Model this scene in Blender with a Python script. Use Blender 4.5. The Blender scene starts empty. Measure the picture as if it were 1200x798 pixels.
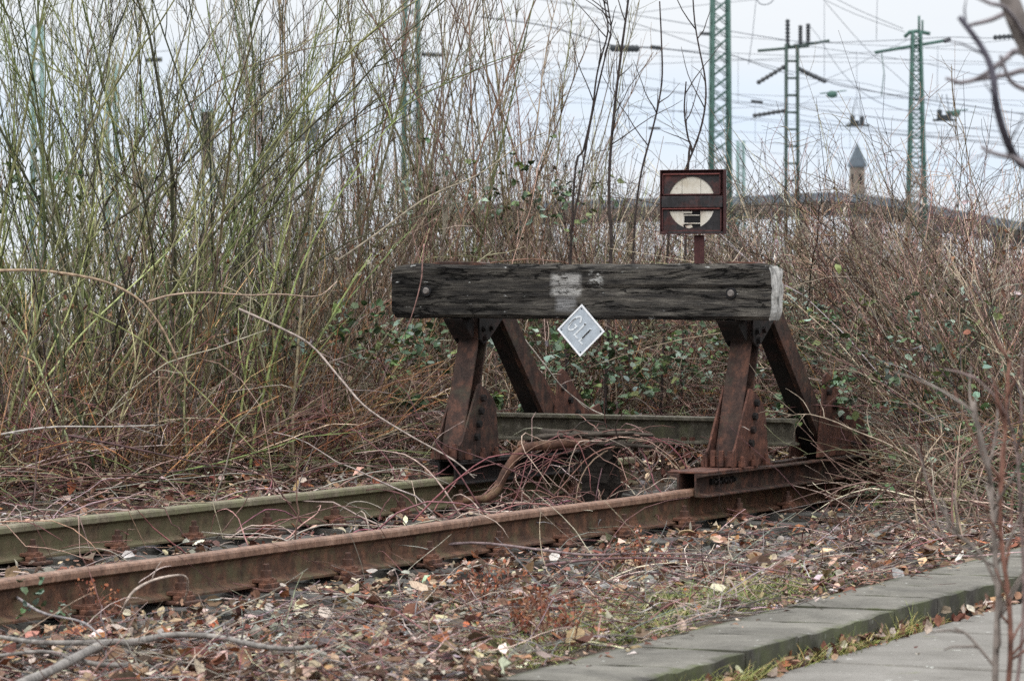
import bpy, bmesh, math, random
import numpy as np
from mathutils import Vector, Matrix, noise

rng = np.random.default_rng(11)
random.seed(5)
scn = bpy.context.scene
COL = scn.collection

# ------------------------------------------------------------------ measure
F, CX, HY, EYE = 4500.0, 600.0, 302.0, 1.25      # focal length / horizon of the photograph, eye height (m)


def P(px, py, z=0.0):
    Y = F * (EYE - z) / (py - HY)
    return Vector(((px - CX) * Y / F, Y, z))


def at(px, py, Y):
    return Vector(((px - CX) * Y / F, Y, EYE - (py - HY) * Y / F))


TH = math.atan(2280 / 4500)
UX, UY = math.sin(TH), math.cos(TH)               # along the track, away from the camera
AX, AY = -1.755, 13.16                            # a point of the near rail
GAUGE = 1.507


def W(u, v, z=0.0):
    return Vector((AX + UX * u - UY * v, AY + UY * u + UX * v, z))


def uv_of(x, y):
    dx, dy = x - AX, y - AY
    return dx * UX + dy * UY, -dx * UY + dy * UX


def on_u(px, u):
    k = (px - CX) / F
    return (AX + UX * u - k * (AY + UY * u)) / (UY + UX * k)


def on_v(px, v):
    k = (px - CX) / F
    return (-AX + UY * v + k * (AY + UX * v)) / (UX - UY * k)


# the row of concrete slabs beside the path
SD = Vector((0.399, 0.917, 0)).normalized()
SR = Vector((SD.y, -SD.x, 0))
S0 = P(800, 738, 0.05)


def s_of(x, y):
    return (x - S0.x) * SR.x + (y - S0.y) * SR.y


def sstep(a, b, x):
    t = np.clip((x - a) / (b - a), 0, 1)
    return t * t * (3 - 2 * t)


def gz(x, y):
    x = np.asarray(x, float)
    y = np.asarray(y, float)
    s = s_of(x, y)
    u, v = uv_of(x, y)
    h = -0.055 + 0.065 * sstep(-1.3, -0.05, s)
    h = h - 0.07 * sstep(0.0, 0.1, s) - 0.13 * sstep(0.46, 0.6, s) + 0.1 * sstep(1.95, 2.2, s)
    n = (np.sin(x * 5.1 + 1.3 * np.sin(y * 3.7)) * np.sin(y * 4.3 + 1.7 * np.sin(x * 2.9)) * 0.016
         + np.sin(x * 13.7 + y * 9.1) * np.sin(y * 15.3 - x * 7.7) * 0.007)
    h = h + n * (s < 0.3)
    h = h - 0.03 * sstep(-1.3, -.7, v) * sstep(2.4, 1.8, v) * sstep(9, 8, u)
    h = h + 0.05 * sstep(2.2, 4.0, v) + 0.05 * sstep(8.3, 9.5, u)
    return h


# ------------------------------------------------------------------ objects
def link(o, parent=None):
    COL.objects.link(o)
    if parent is not None:
        o.parent = parent
    return o


def tag(o, label, cat, group=None, kind=None):
    if label:
        o['label'] = label
    if cat:
        o['category'] = cat
    if group:
        o['group'] = group
    if kind:
        o['kind'] = kind
    return o


def thing(name, label, cat, loc=(0, 0, 0), rz=0.0, group=None):
    o = bpy.data.objects.new(name, None)
    o.location = loc
    o.rotation_euler = (0, 0, rz)
    o.empty_display_size = 0.1
    link(o)
    return tag(o, label, cat, group)


def bobj(name, bm, mat, parent=None, bevel=0.0, smooth=False, segs=1):
    """a bmesh becomes one linked mesh object"""
    if bevel > 0:
        bmesh.ops.bevel(bm, geom=[e for e in bm.edges], offset=bevel, segments=segs, affect='EDGES', clamp_overlap=True)
    bmesh.ops.recalc_face_normals(bm, faces=bm.faces[:])
    me = bpy.data.meshes.new(name)
    bm.to_mesh(me)
    bm.free()
    mats = mat if isinstance(mat, (list, tuple)) else [mat]
    for m in mats:
        me.materials.append(m)
    if smooth:
        for p in me.polygons:
            p.use_smooth = True
    return link(bpy.data.objects.new(name, me), parent)


def box(bm, lo, hi):
    vs = [bm.verts.new((x, y, z)) for x in (lo[0], hi[0]) for y in (lo[1], hi[1]) for z in (lo[2], hi[2])]
    for f in ((0, 1, 3, 2), (4, 6, 7, 5), (0, 4, 5, 1), (2, 3, 7, 6), (0, 2, 6, 4), (1, 5, 7, 3)):
        bm.faces.new([vs[i] for i in f])
    return vs


def prism(bm, pts, a, b, axis='x'):
    """closed outline pts (2D) swept from a to b along an axis: x -> pts are (y,z); y -> (x,z); z -> (x,y)"""
    def mk(p, t):
        return {'x': (t, p[0], p[1]), 'y': (p[0], t, p[1]), 'z': (p[0], p[1], t)}[axis]
    A = [bm.verts.new(mk(p, a)) for p in pts]
    B = [bm.verts.new(mk(p, b)) for p in pts]
    bm.faces.new(A)
    bm.faces.new(B[::-1])
    n = len(pts)
    for i in range(n):
        bm.faces.new((A[i], B[i], B[(i + 1) % n], A[(i + 1) % n]))
    return A + B


def cyl(bm, p0, p1, r, seg=8, r2=None, rot=0.0):
    p0, p1 = Vector(p0), Vector(p1)
    t = (p1 - p0).normalized()
    a = t.orthogonal().normalized()
    b = t.cross(a)
    r2 = r if r2 is None else r2
    A, B = [], []
    for i in range(seg):
        an = rot + 2 * math.pi * i / seg
        d = a * math.cos(an) + b * math.sin(an)
        A.append(bm.verts.new(p0 + d * r))
        B.append(bm.verts.new(p1 + d * r2))
    bm.faces.new(A[::-1])
    bm.faces.new(B)
    for i in range(seg):
        bm.faces.new((A[i], A[(i + 1) % seg], B[(i + 1) % seg], B[i]))


def slant(bm, prof, p0, p1, side):
    """profile (list of (a,b)) swept from p0 to p1; a along side, b along the normal of the sweep"""
    p0, p1, side = Vector(p0), Vector(p1), Vector(side).normalized()
    t = (p1 - p0).normalized()
    nrm = t.cross(side).normalized()
    A = [bm.verts.new(p0 + side * a + nrm * b) for a, b in prof]
    B = [bm.verts.new(p1 + side * a + nrm * b) for a, b in prof]
    bm.faces.new(A)
    bm.faces.new(B[::-1])
    n = len(prof)
    for i in range(n):
        bm.faces.new((A[i], B[i], B[(i + 1) % n], A[(i + 1) % n]))


# ------------------------------------------------------------------ mesh batches made of tubes / leaves
class Batch:
    def __init__(self):
        self.v, self.f3, self.f4, self.c, self.n = [], [], [], [], 0

    def tubes(self, Pts, R, C, sides=3):
        """Pts (M,n,3), R (M,n), C (M,3)"""
        Pts = np.asarray(Pts, float)
        M, n, _ = Pts.shape
        R = np.broadcast_to(np.asarray(R, float), (M, n))
        C = np.broadcast_to(np.asarray(C, float), (M, 3))
        T = np.gradient(Pts, axis=1)
        T /= np.linalg.norm(T, axis=2, keepdims=True) + 1e-9
        ref = np.zeros((M, 1, 3))
        m = np.abs(T.mean(axis=1))
        ref[np.arange(M), 0, np.argmin(m, axis=1)] = 1
        a = np.cross(T, ref)
        a /= np.linalg.norm(a, axis=2, keepdims=True) + 1e-9
        b = np.cross(T, a)
        an = np.arange(sides) * 2 * math.pi / sides
        ring = (a[:, :, None, :] * np.cos(an)[None, None, :, None] + b[:, :, None, :] * np.sin(an)[None, None, :, None])
        V = Pts[:, :, None, :] + ring * R[:, :, None, None]
        base = self.n
        idx = base + np.arange(M * n * sides).reshape(M, n, sides)
        nx = np.roll(idx, -1, axis=2)
        q = np.stack([idx[:, :-1], nx[:, :-1], nx[:, 1:], idx[:, 1:]], axis=-1).reshape(-1, 4)
        self.v.append(V.reshape(-1, 3))
        self.c.append(np.repeat(C, n * sides, axis=0))
        self.f4.append(q)
        if sides == 3:
            self.f3.append(idx[:, -1, :].reshape(-1, 3))
            self.f3.append(idx[:, 0, ::-1].reshape(-1, 3))
        elif sides == 4:
            self.f4.append(idx[:, -1, :].reshape(-1, 4))
            self.f4.append(idx[:, 0, ::-1].reshape(-1, 4))
        else:
            for k in range(1, sides - 1):
                self.f3.append(np.stack([idx[:, -1, 0], idx[:, -1, k], idx[:, -1, k + 1]], -1))
                self.f3.append(np.stack([idx[:, 0, 0], idx[:, 0, k + 1], idx[:, 0, k]], -1))
        self.n += M * n * sides
        return self

    def leaves(self, pos, size, C, width=0.62, flat=0.5, curl=0.35):
        """each leaf: seven points, folded on its midrib and curled"""
        pos = np.asarray(pos, float)
        M = len(pos)
        size = np.broadcast_to(np.asarray(size, float), (M,))
        C = np.broadcast_to(np.asarray(C, float), (M, 3))
        yaw = rng.uniform(0, 2 * math.pi, M)
        pit = rng.normal(0, flat, M)
        rol = rng.normal(0, flat, M)
        fold = rng.uniform(-0.1, 0.55, M)
        cu = rng.normal(0, curl, M)
        w = width * rng.uniform(0.7, 1.15, M) * 0.5
        L = np.zeros((M, 7, 3))
        L[:, 0, 0], L[:, 1, 0], L[:, 2, 0] = -0.5, 0.0, 0.5
        L[:, 0, 2], L[:, 2, 2] = cu * 0.35, cu * 0.5
        for k, (x, sg) in enumerate(((-0.22, 1), (0.2, 1), (-0.22, -1), (0.2, -1))):
            ww = w * (0.95 if x < 0 else 0.85) * rng.uniform(0.75, 1.2, M)
            L[:, 3 + k, 0] = x + rng.normal(0, 0.05, M)
            L[:, 3 + k, 1] = sg * ww
            L[:, 3 + k, 2] = ww * fold * rng.uniform(0.6, 1.8, M) + cu * 0.08
        L *= size[:, None, None]
        cy, sy, cp, sp, cr, sr = np.cos(yaw), np.sin(yaw), np.cos(pit), np.sin(pit), np.cos(rol), np.sin(rol)
        x, y, z = L[..., 0], L[..., 1], L[..., 2]
        y, z = y * cr[:, None] - z * sr[:, None], y * sr[:, None] + z * cr[:, None]
        x, z = x * cp[:, None] + z * sp[:, None], -x * sp[:, None] + z * cp[:, None]
        x, y = x * cy[:, None] - y * sy[:, None], x * sy[:, None] + y * cy[:, None]
        V = np.stack([x, y, z], -1) + pos[:, None, :]
        idx = self.n + np.arange(M * 7).reshape(M, 7)
        for t in ((0, 1, 3), (1, 4, 3), (1, 2, 4), (0, 5, 1), (1, 5, 6), (1, 6, 2)):
            self.f3.append(idx[:, t])
        self.v.append(V.reshape(-1, 3))
        self.c.append(np.repeat(C, 7, axis=0))
        self.n += M * 7
        return self

    def copies(self, base_v, base_f, pos, scale, C):
        """rotated, squashed copies of one small closed mesh (stones)"""
        M = len(pos)
        q = rng.normal(size=(M, 3, 3))
        Q, _ = np.linalg.qr(q)
        S = np.asarray(scale)[:, None] * rng.uniform(0.6, 1.25, (M, 3))
        V = np.einsum('mij,mkj->mki', Q, base_v[None] * S[:, None, :]) + pos[:, None, :]
        nv = len(base_v)
        self.v.append(V.reshape(-1, 3))
        self.f3.append((base_f[None] + (self.n + np.arange(M) * nv)[:, None, None]).reshape(-1, 3))
        self.c.append(np.repeat(C, nv, axis=0))
        self.n += M * nv
        return self

    def build(self, name, mat, parent=None, smooth=True, origin=None):
        V = np.concatenate(self.v)
        if origin is not None:
            V = V - np.asarray(origin)[None]
        f3 = np.concatenate(self.f3) if self.f3 else np.zeros((0, 3), int)
        f4 = np.concatenate(self.f4) if self.f4 else np.zeros((0, 4), int)
        me = bpy.data.meshes.new(name)
        me.vertices.add(len(V))
        me.vertices.foreach_set('co', V.astype(np.float32).ravel())
        nl = f3.size + f4.size
        me.loops.add(nl)
        me.loops.foreach_set('vertex_index', np.concatenate([f3.ravel(), f4.ravel()]).astype(np.int32))
        me.polygons.add(len(f3) + len(f4))
        st = np.concatenate([np.arange(len(f3)) * 3, f3.size + np.arange(len(f4)) * 4]).astype(np.int32)
        me.polygons.foreach_set('loop_start', st)
        me.polygons.foreach_set('use_smooth', np.full(len(st), smooth, dtype=bool))
        me.update(calc_edges=True)
        at_ = me.attributes.new('tint', 'FLOAT_COLOR', 'POINT')
        C = np.concatenate(self.c)
        at_.data.foreach_set('color', np.concatenate([C, np.ones((len(C), 1))], 1).astype(np.float32).ravel())
        me.materials.append(mat)
        o = bpy.data.objects.new(name, me)
        return link(o, parent)


def norm(a):
    return a / (np.linalg.norm(a, axis=-1, keepdims=True) + 1e-9)


def grow(base, d, L, n, bend=(0, 0, 0), wob=0.1):
    base, d = np.asarray(base, float), norm(np.asarray(d, float))
    M = len(base)
    L = np.broadcast_to(np.asarray(L, float), (M,))
    bend = np.broadcast_to(np.asarray(bend, float), (M, 3))
    out = np.zeros((M, n, 3))
    out[:, 0] = base
    for i in range(1, n):
        d = norm(d + bend / (n - 1) + rng.normal(0, wob, (M, 3)))
        out[:, i] = out[:, i - 1] + d * (L / (n - 1))[:, None]
    return out


def sprout(Pp, k, t0, t1, a0, a1, up=0.25):
    """k children per parent path: start point, direction, parameter, parent index"""
    M, n, _ = Pp.shape
    idx = np.repeat(np.arange(M), k)
    t = rng.uniform(t0, t1, M * k)
    s = np.minimum((t * (n - 1)).astype(int), n - 2)
    fr = (t * (n - 1) - s)[:, None]
    p = Pp[idx, s] * (1 - fr) + Pp[idx, s + 1] * fr
    tan = norm(Pp[idx, s + 1] - Pp[idx, s])
    perp = norm(np.cross(tan, rng.normal(size=(M * k, 3))))
    a = rng.uniform(a0, a1, M * k)[:, None]
    d = tan * np.cos(a) + perp * np.sin(a)
    d[:, 2] += up
    return p, norm(d), t, idx


def taper(M, n, r0, r1, p=0.9):
    t = np.linspace(0, 1, n)[None]
    r0 = np.broadcast_to(np.asarray(r0, float), (M,))[:, None]
    r1 = np.broadcast_to(np.asarray(r1, float), (M,))[:, None]
    return r1 + (r0 - r1) * (1 - t) ** p


def tints(pal, M, var=0.18, weights=None):
    pal = np.asarray(pal, float)
    c = pal[rng.choice(len(pal), M, p=weights)]
    return np.clip(c * rng.lognormal(0, var, (M, 1)) * rng.lognormal(0, var * 0.25, (M, 3)), 0, 0.85)


# ------------------------------------------------------------------ materials
def new_mat(name):
    m = bpy.data.materials.new(name)
    m.use_nodes = True
    nt = m.node_tree
    return m, nt, nt.nodes['Principled BSDF']


def N(nt, typ, **kw):
    n = nt.nodes.new(typ)
    for k, v in kw.items():
        if k in n.inputs.keys():
            n.inputs[k].default_value = v
        else:
            setattr(n, k, v)
    return n


def noise_n(nt, scale, detail=6, rough=0.6, vec=None, stretch=None, dist=0.0):
    if vec is None:
        vec = N(nt, 'ShaderNodeTexCoord').outputs['Object']
    if stretch:
        mp = N(nt, 'ShaderNodeMapping')
        mp.inputs['Scale'].default_value = stretch
        nt.links.new(vec, mp.inputs['Vector'])
        vec = mp.outputs['Vector']
    t = N(nt, 'ShaderNodeTexNoise', Scale=scale, Detail=detail, Roughness=rough, Distortion=dist)
    nt.links.new(vec, t.inputs['Vector'])
    return t.outputs['Fac']


def ramp(nt, fac, stops):
    r = N(nt, 'ShaderNodeValToRGB')
    el = r.color_ramp.elements
    while len(el) < len(stops):
        el.new(0.5)
    for e, (p, c) in zip(el, stops):
        e.position = p
        e.color = (*c, 1) if len(c) == 3 else c
    nt.links.new(fac, r.inputs['Fac'])
    return r.outputs['Color']


def grey(v):
    return (v, v, v)


def mixc(nt, fac, a, b, mode='MIX'):
    m = N(nt, 'ShaderNodeMix', data_type='RGBA', blend_type=mode)
    for s, v in ((0, fac), (6, a), (7, b)):
        if isinstance(v, bpy.types.NodeSocket):
            nt.links.new(v, m.inputs[s])
        elif s == 0:
            m.inputs[0].default_value = v
        else:
            m.inputs[s].default_value = (*v, 1)
    return m.outputs[2]


def bump(nt, bsdf, h, strength=0.4, dist=0.01):
    b = N(nt, 'ShaderNodeBump', Strength=strength, Distance=dist)
    nt.links.new(h, b.inputs['Height'])
    nt.links.new(b.outputs['Normal'], bsdf.inputs['Normal'])


def mat_tint(name, rough=0.8, scale=60, lo=0.65, hi=1.25, spec=0.25):
    m, nt, b = new_mat(name)
    a = N(nt, 'ShaderNodeAttribute', attribute_name='tint')
    n = noise_n(nt, scale, 4)
    c = mixc(nt, 1.0, a.outputs['Color'], ramp(nt, n, [(0.3, grey(lo)), (0.7, grey(hi))]), 'MULTIPLY')
    nt.links.new(c, b.inputs['Base Color'])
    b.inputs['Roughness'].default_value = rough
    b.inputs['Specular IOR Level'].default_value = spec
    return m


def mat_rust(name, dark, mid, light, moss=None, moss_lo=0.55, rough=0.78, scale=14):
    m, nt, b = new_mat(name)
    n1 = noise_n(nt, scale, 8, 0.68)
    c = ramp(nt, n1, [(0.28, dark), (0.5, mid), (0.72, light)])
    n2 = noise_n(nt, scale * 7, 5, 0.7)
    c = mixc(nt, 1.0, c, ramp(nt, n2, [(0.3, grey(0.6)), (0.7, grey(1.3))]), 'MULTIPLY')
    # streaks running down the steel
    n4 = noise_n(nt, 26, 5, 0.6, stretch=(1, 1, 0.12))
    c = mixc(nt, 1.0, c, ramp(nt, n4, [(0.35, grey(0.72)), (0.65, grey(1.15))]), 'MULTIPLY')
    if moss:
        n3 = noise_n(nt, scale * 0.55, 7, 0.7)
        f = ramp(nt, n3, [(moss_lo - 0.08, grey(0)), (moss_lo + 0.1, grey(0.85))])
        c = mixc(nt, f, c, moss)
    nt.links.new(c, b.inputs['Base Color'])
    b.inputs['Roughness'].default_value = rough
    b.inputs['Specular IOR Level'].default_value = 0.3
    bump(nt, b, n2, 0.5, 0.004)
    return m


M_BARK = mat_tint('twig bark', 0.85, 26, 0.45, 1.5)
M_LEAF = mat_tint('leaf', 0.6, 90, 0.7, 1.2, 0.35)
M_LITTER = mat_tint('dead leaf', 0.85, 120, 0.6, 1.25, 0.15)
M_STONE = mat_tint('ballast stone', 0.9, 55, 0.6, 1.3, 0.2)
M_WIRE = mat_tint('wire and porcelain', 0.6, 10, 0.9, 1.1, 0.3)
M_RAIL_NEAR = mat_rust('rusty rail steel', (0.028, 0.016, 0.011), (0.09, 0.045, 0.027), (0.2, 0.095, 0.055), (0.085, 0.075, 0.038), 0.56)
M_RAIL_FAR = mat_rust('mossy rail steel', (0.035, 0.026, 0.018), (0.105, 0.075, 0.045), (0.17, 0.115, 0.08), (0.095, 0.088, 0.045), 0.47)
M_HEAD_NEAR = mat_rust('film rust and painted sky light on rail head', (0.1, 0.052, 0.034), (0.2, 0.115, 0.078), (0.29, 0.185, 0.135), None, rough=.6)  # rust made lighter than the web, painting sky light on the head
M_HEAD_FAR = mat_rust('greenish film and painted sky light on rail head', (0.1, 0.08, 0.055), (0.17, 0.145, 0.1), (0.23, 0.2, 0.15), (0.15, 0.15, 0.08), 0.5, .65)  # far head: sky-lit lightness put into the colour of the film
M_CLIP = mat_rust('rusty fastening', (0.025, 0.015, 0.012), (0.075, 0.038, 0.027), (0.19, 0.085, 0.052), None)
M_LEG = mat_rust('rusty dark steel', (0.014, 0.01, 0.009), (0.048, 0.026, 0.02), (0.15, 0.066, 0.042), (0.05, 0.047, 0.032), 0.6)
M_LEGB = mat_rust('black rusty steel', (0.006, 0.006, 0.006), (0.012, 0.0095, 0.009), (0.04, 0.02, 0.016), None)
M_GUSSET = mat_rust('red rusty plate', (0.022, 0.012, 0.01), (0.085, 0.037, 0.026), (0.2, 0.085, 0.055), None)
M_CROSS = mat_rust('mossy cross beam steel', (0.035, 0.03, 0.024), (0.095, 0.085, 0.062), (0.19, 0.175, 0.14), (0.1, 0.105, 0.05), 0.6)
M_POST = mat_rust('oxide red paint', (0.03, 0.014, 0.015), (0.058, 0.02, 0.02), (0.095, 0.038, 0.033), None)
M_PLATE = mat_rust('dark plate with red rust', (0.02, 0.02, 0.022), (0.03, 0.028, 0.03), (0.1, 0.03, 0.025), None, scale=9)
M_PIPE = mat_rust('orange rusty pipe', (0.03, 0.016, 0.012), (0.085, 0.04, 0.026), (0.2, 0.11, 0.068), (0.12, 0.1, 0.05), 0.6)


def mat_plain(name, col, rough=0.6, var=0.2, scale=30, metal=0.0, spec=0.4, bmp=0.0):
    m, nt, b = new_mat(name)
    n = noise_n(nt, scale, 6)
    c = mixc(nt, 1.0, col, ramp(nt, n, [(0.3, grey(1 - var)), (0.7, grey(1 + var))]), 'MULTIPLY')
    nt.links.new(c, b.inputs['Base Color'])
    b.inputs['Roughness'].default_value = rough
    b.inputs['Metallic'].default_value = metal
    b.inputs['Specular IOR Level'].default_value = spec
    if bmp:
        bump(nt, b, n, bmp, 0.004)
    return m


M_PANE, nt_, b_ = new_mat('yellowed white glass')
c_ = ramp(nt_, noise_n(nt_, 9, 6, .7), [(.35, (.66, .64, .58)), (.62, (.46, .42, .34))])
c_ = mixc(nt_, ramp(nt_, noise_n(nt_, 17, 7, .75), [(.56, grey(0)), (.66, grey(.75))]), c_, (.2, .11, .07))
nt_.links.new(c_, b_.inputs['Base Color'])
b_.inputs['Roughness'].default_value = .4
M_BOLT = mat_plain('grey bolt', (0.14, 0.125, 0.115), 0.6, 0.3, 60)
M_DARK = mat_plain('black fill', (0.008, 0.008, 0.009), 0.9)  # near black; also stands for shade inside openings
M_REDLINE = mat_plain('red rusty edge', (0.13, 0.036, 0.03), 0.75, 0.4, 60)
M_ALU = mat_plain('dull aluminium', (0.38, 0.43, 0.48), 0.5, 0.18, 22, 0.1, 0.4)
M_ALU_RIM = mat_plain('bright aluminium', (0.8, 0.82, 0.84), 0.45, 0.06, 60, 0.1)
M_LETTER = mat_plain('worn aluminium letters', (0.62, 0.66, 0.69), 0.5, 0.2, 60, 0.1)
M_MAST = mat_plain('green mast paint', (0.04, 0.095, 0.078), 0.6, 0.25, 3)
M_MAST_HAZE = mat_plain('mast paint with painted haze', (0.17, 0.26, 0.25), 0.7, 0.15, 3)  # green lightened to paint haze into the distant masts and posts
M_MAST_GREY = mat_plain('grey green mast paint', (0.03, 0.055, 0.046), 0.6, 0.25, 3)
M_INS = mat_plain('dark porcelain', (0.03, 0.035, 0.04), 0.35, 0.2, 20)
M_SLATE = mat_plain('slate roof', (0.07, 0.09, 0.11), 0.6, 0.2, 0.8)
M_TOWER = mat_plain('tower stone', (0.17, 0.145, 0.12), 0.9, 0.3, 0.5)
M_BRIDGE = mat_plain('bridge concrete', (0.075, 0.068, 0.06), 0.9, 0.35, 0.25)
M_BRIDGE_RAIL = mat_plain('bridge parapet', (0.1, 0.12, 0.14), 0.7, 0.2, 0.3)
M_SIGBOX = mat_plain('signal box grey', (0.1, 0.12, 0.14), 0.6, 0.2, 4)
M_SCRAP = mat_plain('white scrap', (0.7, 0.7, 0.72), 0.5, 0.1, 30)


def mat_wood(name):
    m, nt, b = new_mat(name)
    tc = N(nt, 'ShaderNodeTexCoord').outputs['Object']
    g = noise_n(nt, 3.4, 10, 0.72, tc, (1.25, 7, 11), 0.25)
    c = ramp(nt, g, [(0.3, (0.01, 0.0095, 0.0095)), (0.44, (0.034, 0.032, 0.03)), (0.57, (0.085, 0.078, 0.068)), (0.72, (0.2, 0.188, 0.162))])
    fine = noise_n(nt, 11, 6, 0.7, tc, (1.0, 10, 24), 0.2)
    c = mixc(nt, 1.0, c, ramp(nt, fine, [(0.3, grey(0.5)), (0.68, grey(1.35))]), 'MULTIPLY')
    # long splits
    w = noise_n(nt, 2.1, 7, 0.6, tc, (0.75, 3, 7.5), 0.5)
    sp = ramp(nt, w, [(0.482, grey(1)), (0.496, grey(0)), (0.504, grey(0)), (0.518, grey(1))])
    sepm = N(nt, 'ShaderNodeSeparateXYZ')
    nt.links.new(tc, sepm.inputs[0])
    c = mixc(nt, 1.0, c, mixc(nt, 0.04, sp, (1, 1, 1)), 'MULTIPLY')
    # left end darker, right end lighter
    lr = N(nt, 'ShaderNodeMapRange')
    lr.inputs['From Min'].default_value, lr.inputs['From Max'].default_value = 0.0, 1.3
    lr.inputs['To Min'].default_value, lr.inputs['To Max'].default_value = 0.55, 1.1
    nt.links.new(sepm.outputs['X'], lr.inputs['Value'])
    c = mixc(nt, 1.0, c, lr.outputs['Result'], 'MULTIPLY')
    # remains of white paint: rectangles whose rims are eaten by noise

    def rect(x0, x1, z0, z1, thr, soft=0.012):
        acc = None
        nz = noise_n(nt, 16, 7, 0.75, tc, (1, 1, 2.2))
        for s, a_, b_ in (('X', x0 - soft, x0 + soft), ('X', x1 + soft, x1 - soft), ('Z', z0 - soft, z0 + soft), ('Z', z1 + soft, z1 - soft)):
            mr = N(nt, 'ShaderNodeMapRange')
            mr.inputs['From Min'].default_value, mr.inputs['From Max'].default_value = a_, b_
            nt.links.new(sepm.outputs[s], mr.inputs['Value'])
            if acc is None:
                acc = mr.outputs['Result']
            else:
                mu = N(nt, 'ShaderNodeMath', operation='MULTIPLY')
                nt.links.new(acc, mu.inputs[0])
                nt.links.new(mr.outputs['Result'], mu.inputs[1])
                acc = mu.outputs[0]
        ad = N(nt, 'ShaderNodeMath', operation='MULTIPLY_ADD')
        nt.links.new(nz, ad.inputs[0])
        ad.inputs[1].default_value = 1.6
        nt.links.new(acc, ad.inputs[2])
        return ramp(nt, ad.outputs[0], [(0.0, grey(0)), (min(0.99, thr), grey(0)), (min(1.0, thr + 0.06), grey(1))])

    def patch(c, args, col, half=1.9):
        r = rect(*args)
        return mixc(nt, r, c, mixc(nt, 1.0, col, ramp(nt, fine, [(0.3, grey(0.45)), (0.6, grey(1.1))]), 'MULTIPLY'))
    # the ramp clamps at 1, so scale thresholds: acc(0..1) + 1.6*noise(~0.3..0.7)
    for args, col in (((0.905, 1.065, 0.115, 0.225, 0.0), (0.36, 0.355, 0.34)), ((0.93, 1.04, 0.04, 0.11, 0.0), (0.2, 0.2, 0.2)),
                      ((1.115, 1.185, 0.16, 0.235, 0.0), (0.5, 0.5, 0.48))):
        x0, x1, z0, z1, _ = args
        acc = None
        for s, a_, b_ in (('X', x0 - .012, x0 + .012), ('X', x1 + .012, x1 - .012), ('Z', z0 - .012, z0 + .012), ('Z', z1 + .012, z1 - .012)):
            mr = N(nt, 'ShaderNodeMapRange')
            mr.inputs['From Min'].default_value, mr.inputs['From Max'].default_value = a_, b_
            nt.links.new(sepm.outputs[s], mr.inputs['Value'])
            if acc is None:
                acc = mr.outputs['Result']
            else:
                mu = N(nt, 'ShaderNodeMath', operation='MULTIPLY')
                nt.links.new(acc, mu.inputs[0])
                nt.links.new(mr.outputs['Result'], mu.inputs[1])
                acc = mu.outputs[0]
        nz = noise_n(nt, 13, 7, 0.75, tc, (1, 1, 2.5))
        mu = N(nt, 'ShaderNodeMath', operation='MULTIPLY')
        nt.links.new(acc, mu.inputs[0])
        nt.links.new(ramp(nt, nz, [(0.40 if col[0] < .45 else 0.5, grey(0)), (0.47 if col[0] < .45 else 0.54, grey(1))]), mu.inputs[1])
        c = mixc(nt, mu.outputs[0], c, mixc(nt, 1.0, col, ramp(nt, fine, [(0.3, grey(0.5)), (0.6, grey(1.1))]), 'MULTIPLY'))
    # flecks of paint
    fl = noise_n(nt, 16, 4, 0.6, tc, (0.8, 1, 3))
    flm = ramp(nt, fl, [(0.67, grey(0)), (0.7, grey(1))])
    c = mixc(nt, flm, c, (0.4, 0.41, 0.4))
    nt.links.new(c, b.inputs['Base Color'])
    b.inputs['Roughness'].default_value = 0.9
    b.inputs['Specular IOR Level'].default_value = 0.15
    hh = N(nt, 'ShaderNodeMath', operation='ADD')
    nt.links.new(g, hh.inputs[0])
    nt.links.new(fine, hh.inputs[1])
    h2 = N(nt, 'ShaderNodeMath', operation='ADD')
    nt.links.new(hh.outputs[0], h2.inputs[0])
    nt.links.new(sp, h2.inputs[1])
    bump(nt, b, h2.outputs[0], 0.9, 0.008)
    return m


M_WOOD = mat_wood('tarred weathered timber')


def mat_grain(name, dark, light, scale=4, stretch=(1, 10, 10)):
    m, nt, b = new_mat(name)
    g = noise_n(nt, scale, 8, 0.7, None, stretch, 0.3)
    c = ramp(nt, g, [(0.32, dark), (0.68, light)])
    nt.links.new(c, b.inputs['Base Color'])
    b.inputs['Roughness'].default_value = 0.92
    b.inputs['Specular IOR Level'].default_value = 0.15
    bump(nt, b, g, 0.8, 0.01)
    return m


M_ENDPAINT = mat_grain('worn white end paint', (0.02, 0.02, 0.019), (0.62, 0.61, 0.58), 9, (3, 2, 1.3))
M_SLEEPER = mat_grain('sleeper timber', (0.018, 0.017, 0.016), (0.12, 0.115, 0.105), 3, (1.2, 14, 10))
M_STUB = mat_grain('black rotten stub', (0.004, 0.0036, 0.0033), (0.04, 0.033, 0.028), 5, (1.5, 8, 14))
M_ROTTEN = mat_grain('rotten wood', (0.02, 0.017, 0.015), (0.13, 0.11, 0.09), 5, (2, 12, 16))


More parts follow.
